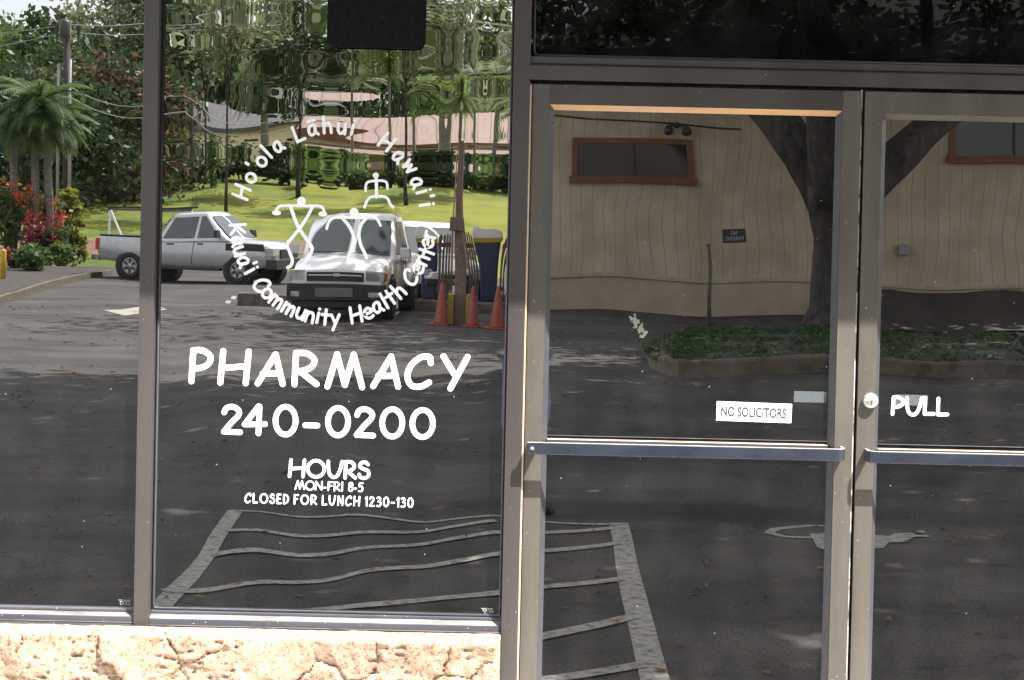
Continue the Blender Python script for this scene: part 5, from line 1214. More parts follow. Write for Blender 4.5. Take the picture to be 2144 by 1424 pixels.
# pale car half hidden behind it
cr_ = dict(paint=M['pale_paint'], hw=0.87, wr=0.33, axles=(-1.3, 1.35),
    secs=[(-2.2, 0.7, 0.5, 0.9, 0.1), (-2.1, 0.84, 0.36, 0.98, 0.1), (-1.0, 0.87, 0.3, 1.0, 0.12), (0.8, 0.87, 0.3, 0.97, 0.14), (1.6, 0.85, 0.32, 0.88, 0.18), (2.05, 0.78, 0.34, 0.76, 0.16), (2.2, 0.62, 0.4, 0.64, 0.1)],
    cabin=(-1.95, 1.2, -1.7, 0.2, 0.98, 1.68), wins=[(-1.7, -0.45, -1.55, -0.45), (-0.35, 0.95, -0.35, 0.12)],
    boxes=[('grille', (2.15, 2.215, -0.4, 0.4, 0.5, 0.6), 'trim', None), ('front_bumper', (2.0, 2.26, -0.72, 0.72, 0.34, 0.49), 'trim', None), ('number_plate', (2.262, 2.276, -0.25, 0.25, 0.38, 0.48), 'plate', None)],
    pairs=[('headlight', (1.95, 2.16, 0.46, 0.76, 0.58, 0.72), 'lens'), ('side_mirror', (0.75, 0.88, 0.88, 1.05, 0.98, 1.12), 'pale_paint')])
pl = R(893, 560, 7.8); car, bl = vehicle('parked_car', 'pale silver car half hidden behind the white utility vehicle', 'car', (pl.x, pl.y - 1.2, 0), rad(70), cr_)

# ------------------------------------------------------------------ things between the cars and the doors
def wheelstop(label, u0, v0, u1, v1, h=0.26):
    a = Rz0(u0, v0); b = Rz0(u1, v1); mb = MB(); t = (b - a).normalized(); nn = Vector((-t.y, t.x, 0))
    if nn.y > 0: nn = -nn
    pr = [(0, 0), (0.03, h - 0.02), (0.07, h), (0.24, h), (0.3, h - 0.03), (0.33, 0)]
    rr = [[a.lerp(b, f) + nn * p + Vector((0, 0, q + (0.012 * noise.noise((f * 9, p * 9, 2)) if q > 0.05 else 0))) for (p, q) in pr] for f in [i / 14 for i in range(15)]]
    mb.rings(rr); o = mb.build('kerb_block', M['kerbm']); tag(o, label, 'kerb')
wheelstop('brown concrete kerb block left of the white utility vehicle', 499, 641, 640, 645)
wheelstop('long brown concrete kerb between the white utility vehicle and the cones', 838, 651, 1075, 656, 0.2)
M['cone_orange'] = pm('cone_orange', (0.33, 0.065, 0.045), (0.25, 0.055, 0.04), scale=9, rough=0.55)
def cone(label, u, v, hpx):
    p = Rz0(u, v); r_ = 1 - p.y / D; h = hpx * r_ * PXM
    t = thing('traffic_cone', label, 'traffic cone', p, 0, 'orange cones by the fence')
    mb = MB(); mb.lathe(p, [(0.13 * h / 0.75, 0.03), (0.115 * h / 0.75, 0.06), (0.03 * h / 0.75, h - 0.01), (0.02, h), (0.0001, h)], 18); mb.build('cone_body', M['cone_orange'], t, smooth=True)
    s_ = 0.185 * h / 0.75; mb = MB(); mb.obox(p + Vector((0, 0, 0.015)), 2 * s_, 2 * s_, 0.03, rad(20)); mb.build('cone_base', M['cone_orange'], t, bevel=0.008)
cone('orange traffic cone left of the yellow footed pole', 925, 681, 92)
cone('orange traffic cone between the yellow footed pole and the second blue bin', 994, 684, 88)
cone('orange traffic cone nearest the door frame, right of the second blue bin', 1040, 687, 90)
M['rust_pole'] = pm('rust_brown_pole', (0.25, 0.175, 0.14), (0.16, 0.11, 0.088), scale=6, rough=0.75)
M['pink_pipe'] = pm('pinkish_pipe', (0.42, 0.27, 0.21), (0.34, 0.2, 0.16), scale=6, rough=0.6)
M['yellow_base'] = pm('yellow_painted_concrete', (0.42, 0.31, 0.03), (0.32, 0.23, 0.03), scale=7, rough=0.75)
p = Rz0(966, 680); rr_ = 1 - p.y / D
po = thing('sign_pole', 'rust brown pole with a yellow painted concrete foot among the orange cones', 'pole', p)
def col_(nm, u0, u1, v0, v1, mat, dy=0.0, th=0.12):
    a = R((u0 + u1) / 2, v1, rr_); b = R((u0 + u1) / 2, v0, rr_); w = (u1 - u0) * rr_ * PXM
    mb = MB(); mb.box(a.x - w / 2, a.x + w / 2, p.y + dy - th, p.y + dy, max(0.0, a.z), b.z); return mb.build(nm, M[mat], po, bevel=0.012)
col_('pole', 952, 978, 280, 680, 'rust_pole'); col_('pipe', 944, 950, 290, 560, 'pink_pipe', 0.02, 0.06); col_('pipe', 981, 987, 290, 560, 'pink_pipe', 0.02, 0.06)
col_('foot', 938, 951.5, 615, 681, 'yellow_base', 0.12, 0.34); col_('foot', 978.5, 988, 615, 681, 'yellow_base', 0.12, 0.34); col_('collar', 938, 990, 455, 484, 'rust_pole', 0.05, 0.2)
M['picket'] = pm('grey_brown_picket', (0.15, 0.11, 0.085), (0.08, 0.06, 0.05), scale=6, rough=0.9, stretch=(3, 3, 0.4))
def fence(label, u0, u1, v0, v1, n, r_):
    a = R(u0, v1, r_); b = R(u1, v1, r_); zt_ = R((u0 + u1) / 2, v0, r_).z
    t = thing('picket_fence', label, 'fence', ((a.x + b.x) / 2, a.y, 0), 0, 'picket screens by the blue bins')
    y = a.y
    for z in (0.35, zt_ - 0.3):
        mb = MB(); mb.box(a.x, b.x, y - 0.06, y - 0.02, z, z + 0.09); mb.build('rail', M['picket'], t)
    for i in range(n):
        f = (i + 0.5) / n; w = (b.x - a.x) / n * 0.36; x = a.x + (b.x - a.x) * f; h = zt_ + random.uniform(-0.05, 0.05)
        mb = MB(); mb.add([(x - w, y - 0.0195, 0), (x + w, y - 0.0195, 0), (x + w, y - 0.0195, h - 0.05), (x, y - 0.0195, h), (x - w, y - 0.0195, h - 0.05), (x - w, y + 0.005, 0), (x + w, y + 0.005, 0), (x + w, y + 0.005, h - 0.05), (x, y + 0.005, h), (x - w, y + 0.005, h - 0.05)],
                          [(0, 1, 2, 3, 4), (9, 8, 7, 6, 5), (0, 1, 6, 5), (1, 2, 7, 6), (2, 3, 8, 7), (3, 4, 9, 8), (4, 0, 5, 9)]); mb.build('picket', M['picket'], t)
fence('brown picket screen left of the rust brown pole', 916, 948, 486, 640, 5, 7.0)
fence('brown picket screen right of the rust brown pole', 984, 1006, 488, 640, 4, 7.0)
fence('brown picket screen beside the door frame', 1042, 1062, 490, 640, 4, 7.0)
M['bin_blue'] = pm('bin_blue', (0.018, 0.035, 0.085), (0.014, 0.027, 0.065), scale=5, rough=0.45)
M['bin_lid'] = pm('bin_lid_white', (0.75, 0.76, 0.74), rough=0.3)
def sbin(label, u0, u1, r_):
    a = Rz0((u0 + u1) / 2, 465 + 1260 / r_); x = R((u0 + u1) / 2, 600, r_).x; w = (u1 - u0) * r_ * PXM / 2; y = -(r_ - 1) * D
    t = thing('blue_bin', label, 'bin', (x, y, 0), 0, 'blue bins')
    zt_ = R(u0, 508, r_).z; zl = R(u0, 474, r_).z
    mb = MB(); mb.rings([[Vector((x + sx_ * w * k, y - 0.25 + sy_ * 0.25 * k, z)) for (sx_, sy_) in ((-1, -1), (1, -1), (1, 1), (-1, 1))] for (k, z) in ((0.86, 0.0), (0.88, 0.1), (1, zt_))]); mb.build('bin_body', M['bin_blue'], t, bevel=0.03)
    mb = MB(); mb.box(x - w * 1.04, x + w * 1.04, y - 0.52, y + 0.012, zt_ + 0.001, zt_ + 0.1); mb.build('rim', M['yellow_base'], t, bevel=0.015)
    mb = MB(); n_ = 10
    mb.rings([[Vector((x + w * math.cos(PI * k / n_), yy, zt_ + 0.101 + (zl - zt_ - 0.1) * math.sin(PI * k / n_))) for k in range(n_ + 1)] for yy in (y - 0.5, y)]); mb.build('lid', M['bin_lid'], t, smooth=True, bevel=0.01)
sbin('blue bin with yellow rim and white lid, half hidden behind the pale car', 884, 916, 7.6)
sbin('blue bin with yellow rim and white lid standing between two picket screens', 1008, 1040, 7.6)
# ------------------------------------------------------------------ flower bed on the left
M['yellow_paint'] = pm('yellow_post_paint', (0.62, 0.4, 0.02), (0.5, 0.32, 0.02), scale=6, rough=0.6)
p = Rz0(4, 600); t = thing('bollard', 'yellow painted steel bollard at the flower bed kerb', 'bollard', p + Vector((-0.1, -0.4, 0.1)))
p = p + Vector((-0.1, -0.4, 0)); r_ = 1 - p.y / D; zb_ = R(5, 520, r_).z
mb = MB(); mb.lathe(p, [(0.065, 0), (0.065, zb_ - 0.05), (0.05, zb_ - 0.01), (0.0001, zb_)], 16); mb.build('shaft', M['yellow_paint'], t, smooth=True)
mb = MB(); mb.lathe(p, [(0.09, 0.12), (0.09, 0.16), (0.066, 0.17)], 16); mb.build('collar', M['yellow_paint'], t)
bush('orange flowered shrub behind the leftmost palm stem', 18, 560, 10.2, 120, 180, 'leaf_mid', 900, 0.13, flowers=('petal_orange', 16, 0.13, 0.55), z=0.15)
bush('orange and red flowered shrub between the palm stems', 92, 560, 10.4, 110, 150, 'leaf_mid', 900, 0.13, flowers=('petal_orange', 14, 0.12, 0.6), z=0.15)
bush('yellow green shrub at the outer end of the flower bed', 142, 560, 10.6, 84, 165, 'leaf_yellow', 1100, 0.13, z=0.15)
bush('crimson leaved shrub low in the flower bed beside the middle palm stem', 88, 560, 9.9, 64, 100, 'leaf_dark', 500, 0.13, flowers=('petal_red', 14, 0.14, 0.35), z=0.15)
bush('crimson leaved plant by the yellow bollard', 30, 570, 9.2, 40, 44, 'leaf_dark', 300, 0.1, flowers=('petal_red', 7, 0.1, 0.4), z=0.15)
bush('dark green strappy plant low in the bed right of the bollard', 62, 585, 9.0, 72, 62, 'leaf_mid', 900, 0.13, z=0.12)
bush('green strappy plant at the kerb below the yellow shrub', 122, 580, 9.8, 84, 52, 'leaf_mid', 800, 0.12, z=0.12)
bush('pale tufted plant at the tip of the flower bed', 166, 575, 10.6, 34, 50, 'leaf_yellow', 320, 0.1, z=0.12)
for (u, vt, ln, lab, fl_) in [(22, 250, 0.15, 'slender palm leaning over the yellow bollard', 2.3), (64, 215, 0.2, 'slender palm standing behind the crimson shrub', 2.6), (98, 260, 0.05, 'slender palm between the orange flowers and the yellow shrub', 2.2)]:
    rr_ = 10.3; b = R(u, 560, rr_); b.z = 0.1; h = R(u, vt, rr_).z - 0.1
    palm(lab, b, h, 0.12, 44, fl_ * 0.72, 'leaf_mid', 'palms in the flower bed', ln)
# ------------------------------------------------------------------ utility pole and its wires
M['pole_wood'] = pm('tarred_pole_wood', (0.075, 0.06, 0.052), (0.045, 0.038, 0.034), scale=5, rough=0.9, stretch=(1, 1, 0.2))
M['wire'] = pm('grey_wire', (0.25, 0.26, 0.27), rough=0.6)
ru = 11.9; b = R(141, 400, ru); b.z = zt(b.y)
up = thing('utility_pole', 'tall dark utility pole with a transformer rising above the flower bed trees', 'utility pole', b)
top = R(143, 38, ru); mb = MB(); mb.tube([b - Vector((0, 0, 0.5)), Vector((top.x, b.y, top.z))], [0.17, 0.12], 12); mb.build('shaft', M['pole_wood'], up, smooth=True)
for (u, nm) in ((128, 'conduit'), (152, 'conduit')):
    q = R(u, 130 if u < 140 else 120, ru); mb = MB(); mb.tube([(q.x, b.y + 0.2, b.z), (q.x, b.y + 0.2, q.z)], 0.055, 8); mb.build(nm, M['grey_metal'], up, smooth=True)
q = R(143, 45, ru); mb = MB(); mb.lathe((q.x, b.y + 0.4, q.z - 0.55), [(0.0001, 0), (0.15, 0.02), (0.18, 0.06), (0.18, 0.5), (0.14, 0.6), (0.0001, 0.62)], 14); mb.build('transformer', M['lampm'], up, smooth=True)
for u in (120, 166):
    q = R(u, 50, ru); mb = MB(); mb.tube([(top.x, b.y, top.z - 0.9), (q.x, b.y, q.z - 0.5), (q.x, b.y, q.z)], [0.05, 0.05, 0.07], 6); mb.tube([(q.x - 0.12, b.y, q.z - 0.1), (q.x + 0.12, b.y, q.z - 0.1)], 0.03, 6); mb.build('insulator_arm', M['lampm'], up)
def wire(pts, label, rad_=0.022):
    mb = MB(); q = [R(u, v, r_) for (u, v, r_) in pts]; s_ = []
    for i in range(len(q) - 1):
        for k in range(8): f = k / 8; s_.append(q[i].lerp(q[i + 1], f) + Vector((0, 0, -0.5 * 4 * f * (1 - f))))
    s_.append(q[-1]); mb.tube(s_, rad_, 5); o = mb.build('overhead_wire', M['wire']); tag(o, label, 'wire', 'overhead wires'); return o
wire([(-420, 40, ru), (143, 48, ru), (700, -40, ru + 2)], 'uppermost overhead wire running from the pole top', 0.012)
wire([(-420, 95, ru), (143, 62, ru), (700, 0, ru + 2)], 'second overhead wire just below the pole top', 0.012)
wire([(-420, 150, ru), (143, 178, ru), (360, 205, ru), (700, 220, ru)], 'upper of the two overhead wires crossing the pole half way up', 0.016)
wire([(-420, 190, ru), (143, 200, ru), (360, 232, ru), (700, 255, ru)], 'lower of the two overhead wires crossing the pole half way up', 0.016)
# ------------------------------------------------------------------ buildings beyond the lawn
M['cream_far'] = pm('far_cream_wall', (0.8, 0.68, 0.48), (0.72, 0.6, 0.42), scale=1, rough=0.9)
M['pink_roof'] = pm('pinkish_corrugated_roof', (0.29, 0.205, 0.17), (0.22, 0.155, 0.13), scale=3, rough=0.55, stretch=(6, 0.3, 0.3))
M['grey_roof'] = pm('grey_roof', (0.085, 0.083, 0.083), (0.06, 0.06, 0.06), scale=3, rough=0.7)
RB = 20.0
def farb(label, u0, u1, vroof, veave, vband, vbase, roofm, wallm, vents):
    y = -(RB - 1) * D; x0 = R(u0, 300, RB).x; x1 = R(u1, 300, RB).x; z = lambda v: R((u0 + u1) / 2, v, RB).z
    t = thing('low_building', label, 'building', ((x0 + x1) / 2, y, zt(y)))
    ov = 0.6
    mb = MB(); mb.box(x0, x1, y - 9, y, zt(y) - 1, z(veave)); mb.build('wall', M[wallm], t)
    mb = MB(); mb.add([(x0 - ov, y + ov, z(veave)), (x1 + ov, y + ov, z(veave)), (x1 + ov, y - 5, z(vroof) + 0.2), (x0 - ov, y - 5, z(vroof) + 0.2), (x0 - ov, y - 10, z(veave)), (x1 + ov, y - 10, z(veave))], [(0, 1, 2, 3), (3, 2, 5, 4), (0, 3, 4), (1, 5, 2), (0, 4, 5, 1)])
    rf = mb.build('roof', M[roofm], t)
    n = int((x1 - x0) / 0.45); mb = MB()
    for i in range(n + 1):
        x = x0 - ov + (x1 - x0 + 2 * ov) * i / n; mb.tube([(x, y + ov + 0.02, z(veave) + 0.02), (x, y - 5, z(vroof) + 0.23)], 0.035, 4)
    mb.build('roof_rib', M[roofm], rf)
    mb = MB(); mb.box(x0 - ov, x1 + ov, y + ov - 0.001, y + ov + 0.06, z(veave) - 0.28, z(veave) + 0.02); mb.build('fascia', M['orange_wood'] if roofm == 'pink_roof' else M['grey_roof'], t)
    for (a, b, c, d) in vents:
        p0 = R(a, c, RB); p1 = R(b, d, RB); mb = MB(); mb.box(p0.x, p1.x, y + 0.002, y + 0.04, p1.z, p0.z); mb.build('window', M['win_dark'], t)
    if roofm == 'pink_roof':
        mb = MB(); mb.add([(x0, y + 0.003, z(vband)), (x1, y + 0.003, z(vband)), (x1, y + 3.0, z(vband + 34)), (x0, y + 3.0, z(vband + 34)), (x0, y + 0.003, z(vband) - 0.1), (x1, y + 0.003, z(vband) - 0.1), (x1, y + 3, z(vband + 34) - 0.1), (x0, y + 3, z(vband + 34) - 0.1)], [(0, 1, 2, 3), (7, 6, 5, 4), (2, 3, 7, 6), (0, 3, 7, 4), (1, 2, 6, 5)]); mb.build('porch_roof', M['pink_roof'], t)
farb('long low cream building with a grey roof beyond the lawn', 250, 632, 205, 248, 290, 330, 'grey_roof', 'cream_far', [(350, 372, 285, 297), (520, 552, 292, 303), (602, 625, 296, 306)])
farb('cream building with a pinkish ribbed roof beyond the lawn', 655, 1160, 228, 288, 312, 360, 'pink_roof', 'cream_far', [(828, 860, 298, 304), (905, 924, 300, 307), (1008, 1048, 306, 313), (720, 750, 298, 304)])
# white posts of the upper terrace
# ------------------------------------------------------------------ hedge and shrubs at the head of the lawn
hedge = [(370, 'leaf_red', 70, 58, 'rusty red hedge shrub at the left end of the lawn'), (440, 'leaf_red', 76, 60, 'rusty hedge shrub beside a clipped bush'), (520, 'leaf_dark', 90, 72, 'dark rounded shrub below the cream building'), (595, 'leaf_dark', 84, 76, 'dark shrub below the left figure of the lettering'), (672, 'leaf_mid', 86, 84, 'mid green shrub at the foot of the dark tree'), (742, 'leaf_bright', 70, 66, 'bright green rounded shrub before the pink roof'), (800, 'leaf_dark', 76, 70, 'dark shrub below the small lettered figure'), (862, 'leaf_bright', 70, 60, 'bright shrub beside the dark lawn tree'), (920, 'leaf_dark', 76, 74, 'dark shrub left of the rust brown pole'), (1000, 'leaf_dark', 80, 70, 'dark shrub right of the rust brown pole'), (1062, 'leaf_mid', 76, 64, 'green shrub at the right end of the hedge row')]
for (u, lm, w, h, lab) in hedge:
    p = R(u, 392, 16.3); bush(lab, u, 392, 16.3, w, h, lm, 900, 0.2, 'shrubs along the top of the lawn', z=zt(p.y) - 0.1)
bush('tall clipped conical bush on the left of the lawn', 437, 400, 15.6, 34, 150, 'leaf_mid', 900, 0.14, name='clipped_bush', z=zt(-(15.6 - 1) * D) - 0.1, cr=0.22)
bush('tall narrow green bush before the dark tree', 655, 390, 15.8, 34, 100, 'leaf_bright', 700, 0.16, name='clipped_bush', z=zt(-(14.8) * D) - 0.1, cr=0.25)
# ------------------------------------------------------------------ trees on and beyond the lawn
def tre(label, u, r_, h_v, crown_v, rx, rz_, tr, lm, nleaf, size, cr=0.9, group=None, ncl=60, bark='bark', shell=0.45, name='broadleaf_tree', lean=0):
    p = R(u, 390, r_); p.z = zt(p.y); zc = R(u, crown_v, r_).z - p.z; h = R(u, h_v, r_).z - p.z
    return tree(label, p, max(1.5, h), tr, (zc, rx, rx * 0.8, rz_), ncl, nleaf, size, lm, cr, group, name, lean, shell, bark)
tre('dark trunked lawn tree right of the lettered ring', 872, 14.5, 130, 20, 3.4, 3.0, 0.16, 'leaf_olive', 2200, 0.2, 0.55, bark='bark_dark', ncl=30)
tre('dark lawn tree behind the word Lahui', 652, 15.2, 220, 120, 2.6, 3.2, 0.17, 'leaf_dark', 2400, 0.2, 0.5, bark='bark_dark', ncl=30)
tre('thin dark stemmed lawn tree behind the pickup truck', 475, 13.2, 150, 40, 2.2, 2.6, 0.06, 'leaf_olive', 1500, 0.18, 0.5, bark='bark_dark', ncl=26)
tre('thin tree above the left end of the lawn', 366, 15.5, 150, 60, 2.6, 3.0, 0.09, 'leaf_dark', 1700, 0.19, 0.5, bark='bark_dark', ncl=26)
tre('slim tree behind the clipped conical bush', 408, 16, 170, 70, 2.4, 2.6, 0.1, 'leaf_mid', 1600, 0.19, 0.5, bark='bark_dark', ncl=24)
for (u, r_, vt, fl_, lab) in [(965, 15.4, 200, 2.6, 'palm with full crown above the rust brown pole'), (1040, 16.5, 160, 2.6, 'palm at the right edge of the lettered window'), (800, 18.5, 120, 3.0, 'palm rising over the pink roof'), (905, 19.0, 95, 3.0, 'tall palm between the pink roof trees'), (990, 22.5, 70, 3.4, 'tall far palm right of the black board'), (560, 17.5, 150, 2.8, 'palm before the grey roof'), (720, 19.5, 140, 2.8, 'palm beside the black board')]:
    p = R(u, 390, r_); p.z = zt(p.y); palm(lab, p, R(u, vt, r_).z - p.z, 0.2 if u == 965 else 0.14, 38 if u == 965 else 24, fl_, 'leaf_bright' if u in (965, 800) else 'leaf_olive', 'palms beyond the lawn')
far = [(-60, 22, 170, 150, 8, 3.6, 'leaf_mid', 'flat topped green tree at the far left'), (60, 21, 200, 150, 7.5, 3.4, 'leaf_mid', 'broad layered tree behind the utility pole'), (205, 20, 240, 160, 6, 4.2, 'leaf_dark', 'dense dark tree right of the utility pole'), (265, 24, 120, 50, 8, 6.0, 'leaf_olive', 'tall feathery tree above the mullion'),
       (350, 25, 150, 90, 8, 6.5, 'leaf_olive', 'olive tree behind the thin lawn trees'), (500, 25, 120, 40, 8, 6.0, 'leaf_olive', 'tall olive tree behind the grey roof'), (610, 26, 170, 120, 7, 6, 'leaf_mid', 'green tree behind the two roofs'), (740, 27, 120, 50, 8, 6, 'leaf_olive', 'tall olive tree behind the black board'), (860, 26, 200, 130, 6, 5, 'leaf_dark', 'dark tree over the pink roof'), (950, 27, 130, 60, 8, 7, 'leaf_olive', 'pale olive tree far behind the rust pole'), (1060, 25, 160, 90, 7, 7, 'leaf_dark', 'dark tree at the right end of the pink roof'), (1180, 24, 160, 90, 8, 7, 'leaf_mid', 'green tree hidden behind the boarded building')]
for (u, r_, hv_, cv_, rx, rz_, lm, lab) in far:
    tre(lab, u, r_, hv_, cv_, rx, rz_, 0.35, lm, 3800, 0.27, 0.7, 'tall trees beyond the buildings', 26, 'bark_dark', 0.35)
tre('rusty red flowering tree between the utility pole and the mullion', 236, 14.4, 330, 262, 2.6, 3.8, 0.22, 'leaf_red', 6000, 0.19, 0.7, None, 60, 'bark_dark', 0.55)
tre('dark bushy tree behind the flower bed palms', 75, 13.6, 330, 290, 3.8, 3.2, 0.2, 'leaf_dark', 8000, 0.2, 0.7, None, 54, 'bark_dark', 0.4)
tre('dark understorey tree behind the pickup bed', 255, 16.5, 390, 380, 4.6, 3.4, 0.2, 'leaf_dark', 8000, 0.2, 0.8, None, 50, 'bark_dark', 0.3)
tre('dark understorey tree behind the yellow shrub', 175, 15.4, 400, 390, 3.6, 3.2, 0.2, 'leaf_dark', 7000, 0.2, 0.8, None, 50, 'bark_dark', 0.3)

for (u, r_, cv_, rx, lm, lab) in [(395, 23.0, 205, 5.0, 'leaf_dark', 'low dark tree just behind the left end of the grey roof'), (520, 23.4, 190, 5.0, 'leaf_mid', 'low green tree just behind the right half of the grey roof'), (650, 22.8, 195, 4.6, 'leaf_dark', 'low dark tree in the gap between the two far roofs'), (780, 23.6, 190, 5.0, 'leaf_mid', 'low green tree just behind the left half of the pinkish roof'), (930, 23.2, 200, 5.0, 'leaf_dark', 'low dark tree just behind the middle of the pinkish roof'), (1060, 23.6, 190, 4.6, 'leaf_mid', 'low green tree just behind the right end of the pinkish roof')]:
    tre(lab, u, r_, 290, cv_, rx, 2.1, 0.2, lm, 3600, 0.25, 0.6, 'low trees right behind the far roofs', 34, 'bark_dark', 0.3)
# ------------------------------------------------------------------ the person with the camera, seen only as a sliver beside the mullion
M['skin'] = pm('skin', (0.36, 0.2, 0.135), (0.32, 0.17, 0.115), scale=9, rough=0.55)
M['shirt'] = pm('white_shirt', (0.72, 0.73, 0.76), (0.62, 0.63, 0.67), scale=9, rough=0.85, bump=0.2, bscale=30)
M['shorts'] = pm('blue_grey_shorts', (0.22, 0.25, 0.33), (0.17, 0.2, 0.27), scale=9, rough=0.9, bump=0.2, bscale=30)
M['hair'] = pm('dark_hair', (0.03, 0.022, 0.018), rough=0.6, scale=40)
M['shoe'] = pm('dark_shoe', (0.05, 0.045, 0.04), rough=0.7)
M['eye'] = pm('eye_dark', (0.03, 0.025, 0.02), rough=0.2)
def skinned(name, verts, edges, radii, mat, parent, root=0, sub=2, base=Vector()):
    me = bpy.data.meshes.new(name); me.from_pydata([tuple(Vector(v)) for v in verts], edges, []); me.materials.append(mat)
    o = bpy.data.objects.new(name, me); col.objects.link(o); o.parent = parent
    o.modifiers.new('skin', 'SKIN'); s = o.modifiers.new('smooth', 'SUBSURF'); s.levels = sub; s.render_levels = sub
    for i, r_ in enumerate(radii):
        d = me.skin_vertices[0].data[i]; d.radius = r_ if hasattr(r_, '__len__') else (r_, r_); d.use_root = (i == root)
    o.modifiers['skin'].use_smooth_shade = True
    return o
def fuse(o, name, mat, parent, extra=()):
    """bake the grown surface so the person is plain mesh"""
    dg = bpy.context.evaluated_depsgraph_get(); ev = o.evaluated_get(dg); me = bpy.data.meshes.new_from_object(ev)
    me.name = name; n = bpy.data.objects.new(name, me); col.objects.link(n); n.parent = parent
    bpy.data.objects.remove(o); me.materials.clear(); me.materials.append(mat); return n
pr = thing('person', 'person in white shirt and blue grey shorts raising a camera in the car park', 'person', (0.088, -5.46, 0))
s = Vector((0.5, -0.866, 0)); f = Vector((0.866, 0.5, 0))      # shoulder line (to the right), chest direction: body turned, head faces the glass
Z = lambda z: Vector((0, 0, z))
V = []; E = []; Rd = []
def av(p, r_, to=None):
    V.append(Vector(p)); Rd.append(r_)
    if to is not None: E.append((to, len(V) - 1))
    return len(V) - 1
pel = av(Z(1.0), 0.098); sp1 = av(Z(1.16) + f * 0.01, 0.082, pel); ch_ = av(Z(1.36) + f * 0.02, 0.094, sp1); nb = av(Z(1.53), 0.075, ch_); nk = av(Z(1.6) + Vector((0, 0.015, 0)), 0.055, nb)
hd0 = av(Vector((0, 0.035, 1.67)), 0.066, nk); hd1 = av(Vector((0, 0.03, 1.75)), 0.087, hd0); hd2 = av(Vector((0, 0.015, 1.82)), 0.082, hd1); hd3 = av(Vector((0, 0.0, 1.87)), 0.05, hd2)
for sg_ in (-1, 1):
    h_ = av(s * 0.08 * sg_ + Z(0.9), 0.078, pel); kn = av(s * 0.095 * sg_ + Z(0.5) + f * 0.015, 0.058, h_); cf = av(s * 0.095 * sg_ + Z(0.36) - f * 0.01, 0.054, kn); an_ = av(s * 0.095 * sg_ + Z(0.09) - f * 0.015, 0.038, cf); he = av(s * 0.1 * sg_ + Z(0.045) + f * 0.03, 0.036, an_); av(s * 0.11 * sg_ + Z(0.03) + f * 0.16, 0.03, he)
    sh = av(s * 0.165 * sg_ + Z(1.49), 0.058, nb)
    elp = Vector((-0.075, 0.02, 1.27)) if sg_ < 0 else Vector((0.08, -0.02, 1.25))
    wrp = Vector((-0.115, 0.13, 1.60)) if sg_ < 0 else Vector((-0.005, 0.135, 1.60))
    el_ = av(elp, 0.042, sh); fa = av(elp.lerp(wrp, 0.3), 0.04, el_); wr_ = av(wrp, 0.027, fa)
    pm_ = av(wrp + Vector((0.012 * -sg_, 0.02, 0.06)), 0.026, wr_); kc = av(wrp + Vector((0.018 * -sg_, 0.035, 0.10)), 0.026, pm_)
    bx = -0.075 - 0.0
    for k in range(4):
        L_ = (0.062, 0.07, 0.066, 0.052)[k]; b0 = wrp + Vector((0.012 * -sg_ + (k - 1.5) * 0.017, 0.045, 0.105 + 0.004 * (k % 2)))
        p0 = av(b0, 0.0088, kc); p1 = av(b0 + Vector((0.006 * -sg_, 0.024, L_ * 0.45)), 0.0082, p0); p2 = av(b0 + Vector((0.02 * -sg_, 0.03, L_ * 0.75)), 0.0076, p1); av(b0 + Vector((0.034 * -sg_, 0.024, L_ * 0.85)), 0.0066, p2)
    t0 = av(wrp + Vector((0.03 * -sg_, 0.012, 0.05)), 0.0115, pm_); t1 = av(wrp + Vector((0.048 * -sg_, 0.008, 0.082)), 0.0098, t0); av(wrp + Vector((0.055 * -sg_, 0.012, 0.108)), 0.0082, t1)
body = fuse(skinned('grow', V, E, Rd, M['skin'], pr, pel), 'body', M['skin'], pr)
def garment(name, verts, edges, radii, mat): return fuse(skinned('grow', verts, edges, radii, mat, pr, 0), name, mat, pr)
gv = [Z(0.885), Z(1.08), Z(1.2) + f * 0.01, Z(1.37) + f * 0.02, Z(1.5), Z(1.55)] + [s * -0.165 + Z(1.49), (s * -0.165 + Z(1.49)).lerp(Vector((-0.075, 0.02, 1.27)), 0.5), Vector((-0.078, 0.02, 1.29))] + [s * 0.165 + Z(1.49), (s * 0.165 + Z(1.49)).lerp(Vector((0.08, -0.02, 1.25)), 0.5), Vector((0.082, -0.018, 1.29))]
garment('shirt', gv, [(0, 1), (1, 2), (2, 3), (3, 4), (4, 5), (4, 6), (6, 7), (7, 8), (4, 9), (9, 10), (10, 11)], [0.136, 0.128, 0.122, 0.134, 0.09, 0.072, 0.07, 0.062, 0.056, 0.062, 0.052, 0.047], M['shirt'])
gv = [Z(1.0), s * -0.055 + Z(0.92), s * -0.094 + Z(0.7) + f * 0.008, s * -0.097 + Z(0.5) + f * 0.015, s * 0.055 + Z(0.92), s * 0.094 + Z(0.7) + f * 0.008, s * 0.097 + Z(0.5) + f * 0.015]
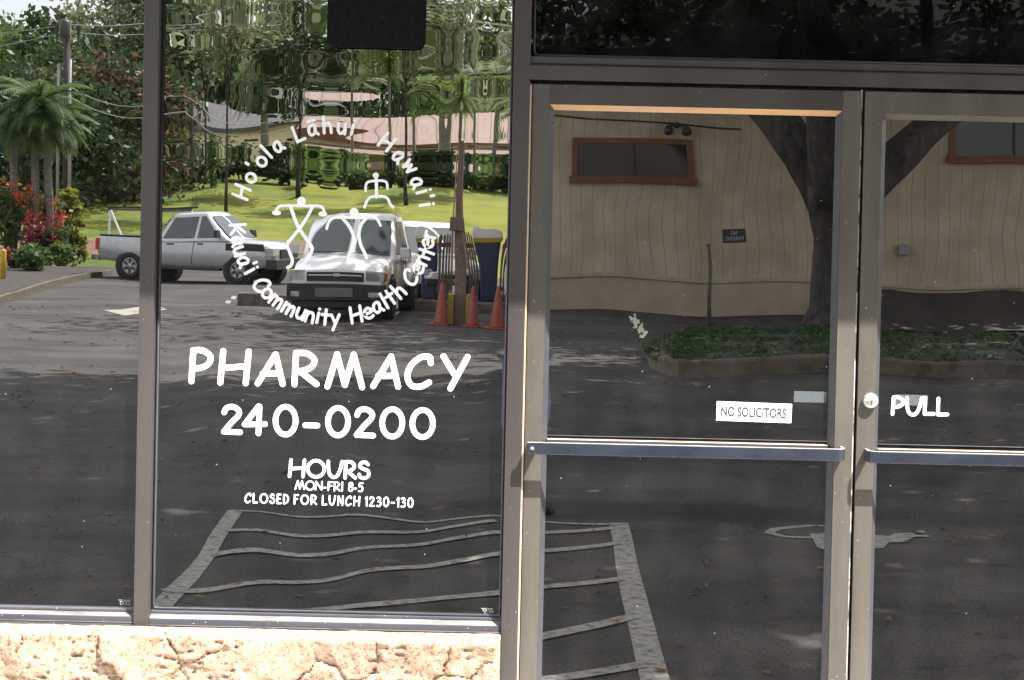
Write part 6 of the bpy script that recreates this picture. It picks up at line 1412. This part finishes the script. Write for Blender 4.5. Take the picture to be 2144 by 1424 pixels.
garment('shorts', gv, [(0, 1), (1, 2), (2, 3), (0, 4), (4, 5), (5, 6)], [0.115, 0.104, 0.098, 0.096, 0.104, 0.098, 0.096], M['shorts'])
for sg_ in (-1, 1):
    b0 = s * 0.1 * sg_; gv = [b0 + Z(0.06) - f * 0.03, b0 + Z(0.05) + f * 0.05, b0 + Z(0.042) + f * 0.17]; garment('shoe', gv, [(0, 1), (1, 2)], [0.048, 0.046, 0.04], M['shoe'])
gv = [Vector((0, -0.035, 1.68)), Vector((0, -0.03, 1.77)), Vector((0, -0.008, 1.845)), Vector((0, 0.035, 1.885))]
garment('hair', gv, [(0, 1), (1, 2), (2, 3)], [0.075, 0.1, 0.103, 0.075], M['hair'])
def ball(nm, c, r_, mat):
    mb = MB(); mb.lathe(c, [(0.0001, -r_[2])] + [(r_[0] * math.sin(PI * k / 8), -r_[2] * math.cos(PI * k / 8)) for k in range(1, 8)] + [(0.0001, r_[2])], 12); o = mb.build(nm, mat, pr, smooth=True, local=True); return o
for sg_ in (-1, 1):
    ball('eye', Vector((sg_ * 0.032, 0.107, 1.752)), (0.012, 0.012, 0.008), M['eye']); ball('ear', Vector((sg_ * 0.088, 0.02, 1.735)), (0.014, 0.014, 0.03), M['skin'])
ball('nose', Vector((0, 0.122, 1.722)), (0.013, 0.013, 0.022), M['skin']); ball('mouth', Vector((0, 0.1, 1.68)), (0.024, 0.016, 0.006), M['petal_red'])
cmr = thing('hand_camera', 'black camera held up in front of a face by the person in the white shirt', 'camera', (0.028, -5.30, 1.745))
mb = MB(); mb.box(-0.06, 0.045, -0.035, 0.02, -0.04, 0.035); mb.build('camera_body', M['trim'], cmr, bevel=0.008, local=True)
mb = MB(); mb.lathe((0, 0, 0), [(0.033, 0.0), (0.034, 0.03), (0.03, 0.055), (0.026, 0.056), (0.024, 0.045), (0.0001, 0.044)], 20, Matrix.Translation((-0.008, 0.0205, 0)) @ Matrix.Rotation(rad(-90), 4, 'X')); mb.build('lens', M['trim'], cmr, smooth=True, local=True)
